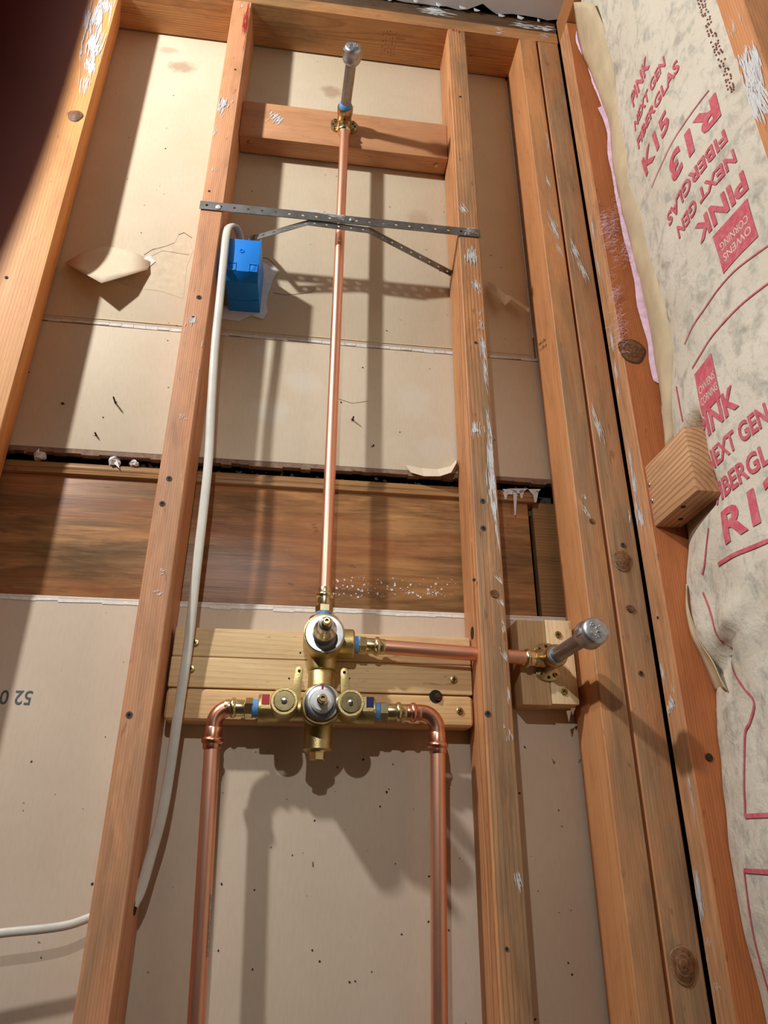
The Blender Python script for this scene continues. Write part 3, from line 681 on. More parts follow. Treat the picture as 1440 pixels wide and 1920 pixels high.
c = at(252, 1712, X=A1); MB().lathe((A1 - .001, c.y, c.z + .006), (1, 0, 0), [(0, .009), (.0014, .009)], 16).build('bored_hole', M['hole'], s1)

# ------------------------------------------------------------------ plumbing
PY = .038
def ringed(mb, p, ax, r, L, bead=.5):
    """pressed fitting sleeve with a rounded bead"""
    ax = Vector(ax).normalized(); prof = [(0, r * .96), (.001, r)]
    b0 = L * bead
    prof += [(b0 - .004, r), (b0 - .0025, r * 1.16), (b0, r * 1.24), (b0 + .0025, r * 1.16), (b0 + .004, r), (L - .001, r), (L, r * .96)]
    return mb.lathe(p, ax, prof, 24)
X1 = Vector((1, 0, 0)); Z1 = Vector((0, 0, 1)); YN = Vector((0, -1, 0))
VX, VZ = .2419, 1.0918       # valve centre
DZ = 1.1795                  # diverter centre
sv = thing('shower_valve', (VX, YL, VZ), 'brass shower mixing valve with diverter mounted on the pine blocking', 'shower valve')
# inlet bar with its two end barrels
mb = MB()
xl, xr = at(484, 1330, Y=PY - .008).x, at(702, 1332, Y=PY - .008).x
VY = PY - .008
mb.lathe((xl, VY, VZ - .001), X1, [(0, .0165), (.001, .0178), (.024, .0178), (.027, .0165), (.05, .0155), (xr - xl - .05, .0155), (xr - xl - .027, .0165), (xr - xl - .024, .0178), (xr - xl - .001, .0178), (xr - xl, .0165)], 28)
mb.box(xl + .004, xl + .024, VY - .0185, VY - .010, VZ - .004, VZ + .0135).box(xr - .024, xr - .004, VY - .0185, VY - .010, VZ - .004, VZ + .0135)
# central body, lower barrel, neck and diverter housing
mb.lathe((VX, YL - .002, VZ), YN, [(0, .024), (.02, .0255), (.045, .0255), (.048, .024)], 32)
mb.lathe((VX - .001, VY, VZ), -Z1, [(0, .0185), (.047, .0180), (.050, .0185), (.0525, .0165)], 28)
mb.lathe((VX, VY, VZ), Z1, [(0, .0175), (.046, .0175), (.049, .0160), (.0505, .0190), (.071, .0195), (.0735, .0180), (.09, .0180)], 28)
mb.lathe((VX, YL - .002, DZ), YN, [(0, .0245), (.006, .0265), (.066, .0268), (.0665, .0255)], 36)
mb.lathe((VX, VY, DZ), Z1, [(0, .0190), (.024, .0190), (.0245, .0200), (.0335, .0200), (.035, .0185)], 28)
mb.lathe((VX, VY, DZ), X1, [(0, .0195), (.040, .0195), (.042, .0178)], 28)
vb = mb.build('valve_body', M['brass'], sv, smooth=38, bevel=0)
# mounting ears
for sx in (-1, 1):
    ex = VX + sx * .0295; bx = VX + sx * .0335
    mb = MB(); pr = [(bx - .0075, VZ + .006), (bx + .0075, VZ + .006), (ex + .0052, VZ + .046)]
    for k in range(7): w = math.pi * k / 6; pr.append((ex + .0052 * math.cos(w), VZ + .047 + .0052 * math.sin(w)))
    mb.prism([(x, VY - .012, z) for x, z in pr], (0, .008, 0)); mb.build('mounting_ear', M['brass'], sv, bevel=.0012)
    MB().lathe((ex, VY - .0115, VZ + .046), YN, [(0, .0020), (.0012, .0020)], 10).build('ear_hole', M['hole'], sv)
# check stops
for px in (533, 658):
    xx = at(px, 1312, Y=-.028).x; mb = MB()
    mb.lathe((xx, VY, VZ - .001), YN, [(0, .0165), (.030, .0165), (.036, .0155), (.036, .0170), (.056, .0170), (.0585, .0160)], 30)
    o = mb.build('check_stop', M['brass'], sv, smooth=38)
    MB().lathe((xx, VY - .0578, VZ - .001), YN, [(0, .0122), (.0014, .0122), (.0018, .0118), (.0018, .0046), (.0006, .0040)], 30).build('stop_face', M['brass2'], o, smooth=30)
    MB().lathe((xx, VY - .0578, VZ - .001), YN, [(0, .0131), (.0011, .0131), (.0011, .0125), (0, .0125)], 30, cap=False).build('stop_groove', M['hole'], o)
    mb = MB().lathe((xx, VY - .0585, VZ - .001), YN, [(0, .0036), (.0014, .0036), (.0016, .003)], 14); mb.build('stop_screw', M['chrome'], o, smooth=40)
    MB().box(xx - .0033, xx + .0033, VY - .0605, VY - .0600, VZ - .0014, VZ - .0006).build('screw_slot', M['hole'], o)
# cartridge of the mixer
mb = MB().lathe((VX, VY - .020, VZ), YN, [(0, .0235), (.003, .0252), (.010, .0252), (.0105, .0238), (.014, .0238), (.0145, .0248), (.022, .0248), (.024, .0236)], 36); mb.build('bonnet_ring', M['brass2'], sv, smooth=38)
MB().lathe((VX, VY - .042, VZ), YN, [(0, .0218), (.010, .0218), (.011, .0205), (.011, .0150)], 36).build('cartridge_collar', M['chrome'], sv, smooth=38)
MB().lathe((VX, VY - .050, VZ), YN, [(0, .0140), (.009, .0140), (.0115, .0115), (.0120, .0070)], 30).build('cartridge_sleeve', M['nylon'], sv, smooth=38)
MB().lathe((VX, VY - .058, VZ), YN, [(0, .0066), (.010, .0066), (.011, .0052), (.022, .0050), (.023, .0040), (.023, .0024), (.019, .0022)], 20).build('valve_stem', M['brass3'], sv, smooth=38)
MB().box(VX - .0012, VX + .0016, VY - .0535, VY - .053, VZ + .0150, VZ + .0212).build('red_mark', M['red'], sv)
# diverter trim
MB().lathe((VX, VY - .043, DZ), YN, [(0, .0252), (.004, .0252), (.005, .0240), (.005, .014)], 40).build('diverter_plate', M['chrome'], sv, smooth=30)
MB().lathe((VX, VY - .046, DZ), YN, [(0, .0158), (.006, .0150), (.016, .0142), (.017, .0150), (.021, .0148), (.030, .0110), (.032, .0098), (.046, .0092), (.047, .0070)], 32).build('diverter_cone', M['chrome'], sv, smooth=38)
MB().lathe((VX, VY - .092, DZ), YN, [(0, .0062), (.006, .0062), (.007, .0048), (.014, .0046), (.015, .0038), (.015, .0022), (.011, .002)], 18).build('diverter_stem', M['brass3'], sv, smooth=38)
# bottom plug
MB().lathe((VX - .001, VY, VZ - .0515), -Z1, [(0, .0145), (.002, .0145)], 24).lathe((VX - .001, VY, VZ - .0535), -Z1, [(0, .0102), (.009, .0102), (.010, .0092)], 6, rot=.5).build('drain_plug', M['brass2'], sv, smooth=30)
# ink marks beside the inlets
MB().box(xl + .0045, xl + .0145, VY - .0190, VY - .0184, VZ + .001, VZ + .0135).build('hot_mark', M['red'], sv)
MB().box(xr - .0125, xr - .003, VY - .0190, VY - .0184, VZ + .0005, VZ + .0140).build('cold_mark', M['navy'], sv)
# adapters: tape, hex nut, pressed sleeve
def adapter(p, ax, r, parent):
    ax = Vector(ax).normalized()
    MB().lathe(p, ax, [(-.004, r * 1.0), (.0035, r * 1.12), (.007, r * 1.10)], 24).build('thread_tape', M['tape'], parent, smooth=40)
    MB().lathe(Vector(p) + ax * .0065, ax, [(0, r * 1.16), (.001, r * 1.24), (.0095, r * 1.24), (.0105, r * 1.16)], 6, rot=.3).build('hex_nut', M['brass3'], parent, smooth=25)
    mb = MB(); ringed(mb, Vector(p) + ax * .0165, ax, r, .026, .58); mb.build('press_sleeve', M['brass3'], parent, smooth=40)
    return Vector(p) + ax * .0425
RT_, RS = .0086, .0098
def pipe_thing(label, loc): return thing('copper_pipe', loc, label, 'pipe', 'copper pipes of the shower')
# riser
topz = 2.222
rp = pipe_thing('long thin copper riser running up from the valve to the upper stub', (VX, VY, DZ + .035))
e = adapter((VX, VY, DZ + .035), Z1, .0098, rp)
MB().lathe((VX, VY, e.z - .012), Z1, [(0, RT_), (topz - e.z + .012 - .028, RT_)], 24, ).build('tube', M['copper'], rp, smooth=40)
# hot and cold supplies
for side, lab in ((-1, 'left copper supply pipe with elbow into the valve'), (1, 'right copper supply pipe with elbow into the valve')):
    xa = xl if side < 0 else xr; sp = pipe_thing(lab, (at(395 if side < 0 else 822, 1500, Y=PY).x, VY, .0))
    e = adapter((xa, VY, VZ - .001), X1 * side, .0105, sp)
    vx = at(399, 1380, Y=VY).x if side < 0 else at(820, 1375, Y=VY).x
    R = .021; cen = Vector((vx - side * R, VY, VZ - .001 - R)); path = []
    L0 = abs(vx - side * R - e.x)
    if side > 0:
        mb = MB(); ringed(mb, e, X1 * side, .0106, max(.012, L0), .45); mb.build('elbow_socket', M['copper2'], sp, smooth=40)
    path = [e - X1 * side * .004]
    for k in range(11):
        w = math.pi / 2 * k / 10; path.append(cen + Vector((side * R * math.sin(w), 0, R * math.cos(w))))
    path.append(cen + Vector((side * R, 0, -.006)))
    MB().tube(path, .0104, 20, up=(0, 1, 0)).build('elbow', M['copper2'], sp, smooth=50)
    mb = MB(); ringed(mb, cen + Vector((side * R, 0, -.004)), -Z1, .0112, .026, .62); mb.build('elbow_socket', M['copper2'], sp, smooth=40)
    MB().lathe(cen + Vector((side * R, 0, -.02)), Vector((.046 if side < 0 else -.020, .004, -1)), [(0, RS), (cen.z - .025, RS)], 24).build('tube', M['copper'], sp, smooth=40)
    if side < 0:
        z = at(388, 1740, Y=VY).z; px_ = cen.x + side * R + .046 * (cen.z - .02 - z)
        mb = MB(); n = 6; vs = []
        for k in range(n + 1):
            w = math.radians(-35 + 26 * k / n)
            for zz in (z - .028, z + .034): vs.append((px_ + .046 * (z - zz) + (RS + .0004) * math.cos(w), VY + .0008 + (RS + .0004) * math.sin(w), zz))
        mb.add(vs, [(2 * k, 2 * k + 2, 2 * k + 3, 2 * k + 1) for k in range(n)]); mb.build('paper_label', M['label'], sp)
# branch to the tub stub
EZ = at(1033, 1236, Y=.028).z
ax = Vector((.300, 0, EZ - DZ)).normalized()
br = pipe_thing('short horizontal copper pipe passing through the stud to the corner stub', (VX + .2, VY, DZ))
e = adapter((VX + .042, VY, DZ - .001), ax, .0105, br)
ex_ = at(1033, 1236, Y=.028).x
MB().lathe(e - ax * .012, ax, [(0, .0098), (ex_ - e.x - .016, .0098)], 24).build('tube', M['copper'], br, smooth=40)

def drop_ear(c, toward, label, y_face, horizontal):
    """bronze drop-ear elbow with two screw ears; pipe enters along 'toward'"""
    t = thing('drop_ear_elbow', (c.x, y_face, c.z), label, 'pipe elbow', 'drop-ear elbows')
    mb = MB().lathe((c.x, y_face - .001, c.z), YN, [(0, .0135), (.010, .0138), (.028, .0138), (.030, .0152), (.042, .0152), (.0435, .0142)], 26)
    mb.build('elbow_body', M['bronze'], t, smooth=40)
    tv = Vector(toward).normalized(); mb = MB(); mb.lathe(Vector((c.x, y_face - .015, c.z)), tv, [(0, .0115), (.022, .0115)], 24); mb.build('elbow_neck', M['bronze'], t, smooth=40)
    mb = MB(); ringed(mb, Vector((c.x, y_face - .015, c.z)) + tv * .020, tv, .0108, .022, .6); mb.build('press_sleeve', M['brass3'], t, smooth=40)
    dirv = X1 if horizontal else Z1; oth = Z1 if horizontal else X1
    for s in (-1, 1):
        pr = []; o = Vector((c.x, y_face, c.z)) + dirv * s * .0165
        for k in range(20):
            w = 6.283 * k / 20; pr.append(o + dirv * s * (.0105 * math.cos(w)) + oth * (.0175 * math.sin(w)))
        MB().prism(pr, (0, -.004, 0)).build('screw_ear', M['bronze'], t, bevel=.0008)
        for k in (-1, 1): screw(t, o + dirv * s * .0015 + oth * k * .0105 + Vector((0, -.0045, 0)), .95)
        MB().lathe(o + dirv * s * .0055 + Vector((0, -.0038, 0)), YN, [(0, .0024), (.0006, .0024)], 10).build('ear_hole', M['hole'], t)
    return t
def stub(c, y0, y1, label, r=.0100, rc=.0165, lean=(0, 0)):
    ax = Vector((lean[0], y1 - y0, lean[1])).normalized(); LN = Vector((lean[0], y1 - y0, lean[1])).length
    t = thing('pipe_nipple', (c.x, y0, c.z), label, 'pipe stub', 'capped stub pipes')
    MB().lathe((c.x, y0, c.z), ax, [(-.006, r), (LN, r)], 26).build('nipple_tube', M['steel'], t, smooth=40)
    mb = MB().lathe((c.x, y0, c.z), ax, [(-.002, r * 1.08), (.001, r * 1.28), (.006, r * 1.22), (.008, r * 1.04)], 26); mb.build('thread_tape', M['tape'], t, smooth=40)
    p = Vector((c.x, y0, c.z)) + ax * (LN - .012)
    cp_ = MB().lathe(p, ax, [(-.001, rc * .84), (.001, rc * .93), (.0035, rc * .96), (.0045, rc * 1.03), (.007, rc * 1.03), (.0085, rc * .97), (.019, rc * .96), (.0245, rc * .945), (.0275, rc * .86), (.0288, rc * .74), (.0292, rc * .2)], 30).build('pipe_cap', M['galv'], t, smooth=40)
    for s in (-1, 1): MB().box(p.x + ax.x * .015 + s * rc * .97 - .0015, p.x + ax.x * .015 + s * rc * .97 + .0015, p.y - .022, p.y - .007, p.z - .004, p.z + .004).build('cap_rib', M['galv'], cp_, bevel=.001)
    mb = MB()   # raised foundry lettering worn to bumps
    for i in range(26):
        w = rnd.uniform(0, 6.28); q = rc * .58 * math.sqrt(rnd.random()); a = Vector((p.x + q * math.cos(w), p.y - .0285, p.z + q * math.sin(w))); b0 = rnd.uniform(.0008, .0022); h = rnd.uniform(.0008, .0022)
        mb.box(a.x - b0 / 2, a.x + b0 / 2, a.y - .0030, a.y + .001, a.z - h / 2, a.z + h / 2)
    tag(mb.build('cast_mark', M['galv'], cp_, bevel=.0003, seg=1), kind='stuff')
    return t
c1 = Vector((at(646, 222, Y=.030).x, 0, at(646, 222, Y=.030).z))
drop_ear(c1, (0, 0, -1), 'bronze drop-ear elbow screwed to the upper orange-brown blocking', .049, True)
stub(c1, .006, -.094, 'grey capped stub pipe at the top of the riser', rc=.0165, lean=(.0045, .003))
c2 = Vector((ex_, 0, EZ))
drop_ear(c2, (-1, 0, -(EZ - DZ) / .3), 'bronze drop-ear elbow screwed to the small pine blocking by the corner', .047, False)
stub(c2, .010, -.106, 'grey capped stub pipe jutting out beside the corner studs', rc=.0178, lean=(.004, 0))

# ------------------------------------------------------------------ torn paper, nails and print on the drywall
def flap(name, pts, mat, label, lift):
    """torn paper: pts are (px, py, lift above the sheet)"""
    vs = [at(x, y, Y=D - .0006 - l) for x, y, l in pts]; c = sum(vs, Vector()) / len(vs); return vs, c
# big peeled tongue in the left bay
top = [(126, 490), (160, 470), (200, 462), (245, 470), (284, 488)]; bot = [(127, 496, .010), (158, 513, .026), (190, 531, .036), (235, 518, .026), (277, 505, .006)]
mb = MB(); n = 5; rowsv = []
for k in range(6):
    t_ = k / 5
    for i in range(n):
        a = top[i]; b_ = bot[i]; l = b_[2] * t_ ** 2.0 - .0006 * (k == 0); rowsv.append(at(a[0] + (b_[0] - a[0]) * t_, a[1] + (b_[1] - a[1]) * t_, Y=D - .0006 - l))
mb.add(rowsv, [(k * n + i, k * n + i + 1, (k + 1) * n + i + 1, (k + 1) * n + i) for k in range(5) for i in range(n - 1)])
o = mb.build('paper_flap', M['dw_up'], wb, smooth=60); solid(o, .0008)
vs = [at(x, y, Y=D - .0003) for x, y in ((200, 522), (280, 500), (285, 470), (320, 455), (355, 448), (362, 470), (350, 500), (344, 560), (300, 545), (250, 540))]
MB().add(vs, [tuple(range(len(vs)))]).build('torn_patch', M['paper_back'], wb)
MB().add([at(x, y, Y=D - .0012) for x, y in ((268, 485), (280, 478), (292, 490), (280, 500), (272, 496))], [(0, 1, 2, 3, 4)]).build('torn_gypsum', M['chalk'], wb)
# curled strip in the right bay
mb = MB(); tops = [(915, 528, .004), (930, 536, .014), (948, 553, .020), (960, 556, .010), (992, 578, .016)]; bots = [(917, 545, .010), (933, 558, .022), (946, 573, .030), (958, 562, .016), (991, 586, .018)]
vs = [at(x, y, Y=D - .001 - l) for x, y, l in tops] + [at(x, y, Y=D - .001 - l) for x, y, l in bots]
mb.add(vs, [(i, i + 1, 6 + i, 5 + i) for i in range(4)]); o = mb.build('paper_curl', M['paper'], wb); solid(o, .0008)
# curl at the foot of the middle sheet
mb = MB(); tops = [(760, 872), (790, 878), (820, 880), (845, 874), (856, 862)]; bots = [(770, 886, .003), (795, 893, .007), (825, 893, .012), (846, 886, .017), (856, 868, .020)]
vs = [at(x, y, Y=D - .0008) for x, y in tops] + [at(x, y, Y=D - .001 - l) for x, y, l in bots]
mb.add(vs, [(i, i + 1, 6 + i, 5 + i) for i in range(4)]); o = mb.build('paper_curl', M['dw_mid'], wb); solid(o, .0006)
# nails that came through from the far side
for (x, y, L, dz, lb_) in ((216, 755, .020, -.001, 'thin nail with ragged paper sticking out of the left bay drywall'), (180, 816, .010, 0, 'short nail stub low on the left bay drywall'), (661, 788, .014, 0, 'nail point sticking out right of the copper riser'), (118, 757, .006, 0, 'nail point in the shade of the far left stud'), (700, 836, .006, 0, 'short nail stub near the bottom of the middle drywall')):
    p = at(x, y, Y=D); mb = MB().lathe(p + Vector((0, .004, 0)), (.05, -1, dz * 40), [(0, .0016), (L, .0014), (L + .004, .0002)], 8)
    for i in range(5):
        w = rnd.uniform(0, 6.28); q = p + Vector((math.cos(w), 0, math.sin(w))) * .0015; r_ = p + Vector((math.cos(w + .3), -.6, math.sin(w + .3))) * rnd.uniform(.003, .006)
        mb.add([q, p + Vector((math.cos(w + .8), 0, math.sin(w + .8))) * .0015, r_], [(0, 1, 2)])
    tag(mb.build('nail', M['nail'], origin=p), lb_, 'nail', 'nails through the drywall')
mb = MB()
for i in range(150):
    u = rnd.random(); c = Vector((rnd.uniform(-.35, .58), D - .0004, rnd.uniform(.72, 1.06) if u < .6 else rnd.uniform(1.5, 2.4)))
    fleck(mb, c, rnd.choice((.0006, .0009, .0013, .0018)), 6)
tag(mb.build('dirt_speck', M['ink'], wb), kind='stuff')
def crack(pts, w=.0006):
    mb = MB()
    for a, b_ in zip(pts[:-1], pts[1:]):
        p, q = at(*a, Y=D - .0004), at(*b_, Y=D - .0004); mb.add([p + Vector((0, 0, w)), q + Vector((0, 0, w)), q - Vector((0, 0, w)), p - Vector((0, 0, w))], [(0, 1, 2, 3)])
    mb.build('hairline_crack', M['ink'], wb)
crack([(268, 490), (270, 478), (285, 468), (310, 462), (328, 455), (335, 440), (345, 436), (360, 446)]); crack([(285, 480), (305, 470), (330, 474), (355, 478)], .0004)
crack([(488, 482), (503, 485), (516, 497)], .0006); crack([(512, 549), (535, 553), (560, 551), (585, 548), (592, 540)], .0004); crack([(635, 748), (660, 756), (690, 752)], .0003)

def textmesh(txt, size, cond=.8, bold=.02):
    cu = bpy.data.curves.new('t', 'FONT'); cu.body = txt; cu.size = 1; cu.offset = bold; cu.resolution_u = 3
    o = bpy.data.objects.new('t', cu); COL.objects.link(o); dg = bpy.context.evaluated_depsgraph_get(); dg.update()
    me = o.evaluated_get(dg).to_mesh(); bm = bmesh.new(); bm.from_mesh(me); bmesh.ops.remove_doubles(bm, verts=bm.verts[:], dist=1e-4)
    bmesh.ops.triangulate(bm, faces=bm.faces[:])
    for _ in range(3):
        ed = [e for e in bm.edges if e.calc_length() * size > .009]
        if ed: bmesh.ops.subdivide_edges(bm, edges=ed, cuts=1); bmesh.ops.triangulate(bm, faces=bm.faces[:])
    bm.verts.index_update()
    vs = [(v.co.x * size * cond, v.co.y * size) for v in bm.verts]; fs = [tuple(v.index for v in f.verts) for f in bm.faces]; bm.free()
    bpy.data.objects.remove(o, do_unlink=True); bpy.data.curves.remove(cu); return vs, fs
vs, fs = textmesh('52 01', .026, .9, .01)
p0 = at(64, 1296, Y=D); MB().add([(p0.x - x, D - .0004, p0.z - y) for x, y in vs], fs).build('printed_number', M['blueink'], wb)

# ------------------------------------------------------------------ insulation batt with printed facing
YA, YE = -.047, -.4185
OUT = [(2.60, .735), (2.435, .722), (2.336, .738), (2.21, .757), (2.06, .754), (1.966, .752), (1.84, .757), (1.70, .758), (1.596, .759), (1.516, .756), (1.338, .752), (1.25, .735), (1.18, .733), (1.133, .750), (1.046, .739), (.984, .733), (.926, .7275), (.86, .7265), (.769, .734), (.3, .74), (0, .74)]
def edgeX(z):
    for (za, xa), (zb, xb) in zip(OUT[:-1], OUT[1:]):
        if za >= z >= zb:
            k = (za - z) / (za - zb); k = k * k * (3 - 2 * k); return xa + (xb - xa) * k
    return OUT[0][1] if z > 2 else OUT[-1][1]
def faceX(y, z):
    t = (YA - y) / (YA - YE); t = min(max(t, 0), 1); e = edgeX(z)
    bulge = math.sin(math.pi * min(1, t * 1.0)) ** .75
    x = e + (.742 - e) * t - (.036 if z > 1.45 else .036 - .010 * min(1, (1.45 - z) / .2)) * bulge
    amp = .0030 if z > 1.40 else .0034 + .015 * math.exp(-((z - 1.16) / .09) ** 2) * min(1, t * 4)
    x += amp * (noise.noise(Vector((y * 9, z * 7, 3.1))) + .6 * noise.noise(Vector((y * 22, z * 18, 8.4)))) * min(1, t * 8) * min(1, (1 - t) * 8)
    # cross crease where the paper buckles
    x += .013 * math.exp(-((z - (1.135 + (y + .06) * -.25)) / .008) ** 2) * max(0, 1 - abs(t - .2) / .35)
    # pressed in round the offcut
    if 1.325 < z < 1.46 and y > -.185: x = max(x, x + (.750 - x) * min(1, (1.46 - z) * 50, (z - 1.325) * 50) * min(1, (y + .185) / .022))
    return x
ins = thing('insulation_batt', (.75, -.23, 0), 'paper-faced insulation batt with pink printing filling the right stud bay', 'insulation')
mb = MB(); ny, nz = 56, 230; vs = []
for j in range(nz + 1):
    z = .02 + (2.515 - .02) * j / nz
    for i in range(ny + 1):
        y = YA + (YE - YA) * i / ny; vs.append((faceX(y, z), y, z))
mb.add(vs, [(j * (ny + 1) + i, j * (ny + 1) + i + 1, (j + 1) * (ny + 1) + i + 1, (j + 1) * (ny + 1) + i) for j in range(nz) for i in range(ny)])
mb.build('paper_facing', M['kraft'], ins, smooth=180)
mb = MB(); mb.box(.762, .795, YE, YA, .01, 2.515); mb.build('glass_wool', M['pink'], ins)
# pink wool showing along the torn edge
mb = MB(); zz = .70; vs = []; k = 0
while zz < 2.50:
    w = .010 + .006 * noise.noise(Vector((zz * 14, 0, 0))) + (.010 if 1.6 < zz < 2.25 else 0) - (.012 if zz < 1.5 else 0) + (.008 if 1.09 < zz < 1.16 else 0)
    e = edgeX(zz) + .004; w = max(w, .001)
    vs += [(e - w, YA + .0005 - rnd.uniform(0, .001), zz), (e - w * .3, YA - .007 - rnd.uniform(0, .003), zz), (e + .012, YA - .006, zz)]; k += 1; zz += .006
mb.add(vs, [(3 * i + a, 3 * i + a + 1, 3 * i + 4 + a, 3 * i + 3 + a) for i in range(k - 1) for a in (0, 1)]); mb.build('wool_edge', M['pink'], ins, smooth=180)
# loose fibres on the corner stud
mb = MB()
for (x, y, n) in ((1130, 420, 60), (1140, 440, 60), (1148, 470, 30), (1150, 560, 40), (1160, 600, 30), (1158, 630, 50), (1170, 480, 30), (1150, 400, 30)):
    for i in range(n):
        p = at(x + rnd.gauss(0, 5), y + rnd.gauss(0, 14), Y=-.0465); l = rnd.uniform(.005, .022); w = rnd.uniform(-2.4, 1.2); pts_ = []
        for s in range(5):
            t_ = s / 4; pts_.append(p + Vector((math.cos(w + t_ * rnd.uniform(-.8, .8)) * l * t_, -.0015 - .004 * math.sin(t_ * 3), math.sin(w + t_) * l * t_)))
        for a, b_ in zip(pts_[:-1], pts_[1:]):
            q = Vector((0, 0, .00016)); mb.add([a - q, b_ - q, b_ + q, a + q], [(0, 1, 2, 3)])
tag(mb.build('loose_fibre', M['pink'], ins), kind='stuff')
# folded stapling flange
def ribbon(Ledge, Redge, mat, name, par, sub=6, puff=.010):
    A = smoothpath(Ledge, sub); B = smoothpath(Redge, sub); n = min(len(A), len(B)); mb = MB(); m = 5; vs = []
    for i in range(n):
        for j in range(m + 1):
            t_ = j / m; p = A[i].lerp(B[i], t_); p = p + Vector((-puff * math.sin(math.pi * t_) + .0030 * noise.noise(p * 26), 0, 0)); vs.append(p)
    mb.add(vs, [(i * (m + 1) + j, i * (m + 1) + j + 1, (i + 1) * (m + 1) + j + 1, (i + 1) * (m + 1) + j) for i in range(n - 1) for j in range(m)])
    return solid(mb.build(name, M[mat], par, smooth=180), .0007)
Lp = [(1076, 5), (1087, 90), (1113, 150), (1140, 225), (1152, 330), (1168, 400), (1191, 490), (1216, 600), (1232, 700), (1246, 800), (1256, 850)]
Rp = [(1112, 5), (1140, 70), (1157, 160), (1180, 240), (1192, 310), (1212, 400), (1228, 490), (1248, 575), (1263, 645), (1265, 720), (1264, 830)]
xr_ = [.6945, .715, .730, .732, .732, .731, .730, .729, .729, .734, .744]
ribbon([at(x, y, X=.6965) if y < 60 else at(x, y, Y=-.0485) for x, y in Lp], [at(x, y, X=xx) for (x, y), xx in zip(Rp, xr_)], 'flange', 'stapling_flange', ins)
Lp = [(1286, 1095), (1288, 1150), (1298, 1195), (1318, 1240), (1345, 1300)]; Rp = [(1287, 1098), (1293, 1150), (1311, 1198), (1338, 1243), (1362, 1294)]
ribbon([at(x, y, Y=-.0485) for x, y in Lp], [at(x, y, X=.726) for x, y in Rp], 'flange', 'stapling_flange', ins, puff=-.002)

def put(txt, y0, z0, size, width, flip=False, bold=.03, name='printed_lettering', mat='print'):
    vs, fs = textmesh(txt, size, 1.0, bold)
    xs_ = [v[0] for v in vs]; k = width / (max(xs_) - min(xs_)); m0 = min(xs_); P3 = []
    for x, y in vs:
        x = (x - m0) * k
        Y_, Z_ = (y0 + x, z0 - y) if flip else (y0 - x, z0 + y)
        P3.append((faceX(Y_, Z_) - .0011, Y_, Z_))
    return MB().add(P3, fs).build(name, M[mat], ins)
def patch(y0, y1, z0, z1, name='printed_logo', mat='print', skew=0):
    mb = MB(); n = 10; vs = []
    for j in range(n + 1):
        for i in range(n + 1):
            Y_ = y0 + (y1 - y0) * i / n; Z_ = z0 + (z1 - z0) * j / n; vs.append((faceX(Y_, Z_) - .0009, Y_, Z_))
    mb.add(vs, [(j * (n + 1) + i, j * (n + 1) + i + 1, (j + 1) * (n + 1) + i + 1, (j + 1) * (n + 1) + i) for j in range(n) for i in range(n)])
    return mb.build(name, M[mat], ins)
# upside-down print in the upper half
put('R13', -.352, 1.848, .062, .112, True, .035)
put('FIBERGLAS', -.350, 1.779, .031, .144, True)
put('NEXT GEN', -.354, 1.737, .031, .130, True)
put('PINK', -.357, 1.694, .044, .095, True, .035)
patch(-.352, -.289, 1.589, 1.652)
put('OWENS', -.346, 1.614, .017, .050, True, .004, 'logo_lettering', 'kraft'); put('CORNING', -.346, 1.632, .017, .050, True, .004, 'logo_lettering', 'kraft')
# upright print above it
put('PINK', -.181, 2.058, .040, .072, False, .03)
put('NEXT GEN', -.174, 2.008, .031, .112)
put('FIBERGLAS', -.174, 1.964, .031, .136)
put('K15', -.174, 1.902, .048, .092, False, .03)
# upright print lower down
patch(-.236, -.190, 1.440, 1.506)
put('OWENS', -.194, 1.470, .016, .040, False, .004, 'logo_lettering', 'kraft'); put('CORNING', -.194, 1.452, .016, .040, False, .004, 'logo_lettering', 'kraft')
put('PINK', -.172, 1.409, .044, .092, False, .035)
put('NEXT GEN', -.176, 1.364, .034, .125)
put('FIBERGLAS', -.172, 1.321, .034, .150)
put('R13', -.182, 1.264, .058, .115, False, .035)
# ruled lines and cut marks
def rule(pts, w=.0016, name='printed_line'):
    P2 = smoothpath([(0, y, z) for y, z in pts], 8); mb = MB()
    for a, b_ in zip(P2[:-1], P2[1:]):
        d = (b_ - a).normalized(); nn = Vector((0, -d.z, d.y)) * w; q = []
        for p in (a + nn, b_ + nn, b_ - nn, a - nn): q.append((faceX(p.y, p.z) - .0012, p.y, p.z))
        mb.add(q, [(0, 1, 2, 3)])
    mb.build(name, M['print'], ins)
rule([(-.182, 1.868), (-.26, 1.868), (-.344, 1.8655)], .001)
rule([(-.395, 1.5593), (-.2958, 1.5766), (-.2308, 1.5727), (-.178, 1.5662)], .0011); rule([(-.395, 1.5134), (-.2657, 1.526), (-.2127, 1.521), (-.188, 1.5176)], .0011)
rule([(-.13, 1.53), (-.131, 1.47)], .0018); rule([(-.14, 1.304), (-.1209, 1.2661), (-.1056, 1.2527)], .0016)
rule([(-.152, 1.2485), (-.20, 1.2435), (-.255, 1.2375)], .0026)
rule([(-.095, 1.232), (-.1079, 1.1922), (-.1262, 1.134), (-.150, 1.10), (-.1665, 1.0798), (-.150, 1.06), (-.1338, 1.0469), (-.118, 1.00), (-.1061, 0.9641)], .0018)
rule([(-.106, .964), (-.18, .963)], .0024); rule([(-.09, .909), (-.17, .909)], .0024); rule([(-.09, .909), (-.0804, .8427), (-.0833, .775)], .0018)
mb = MB()
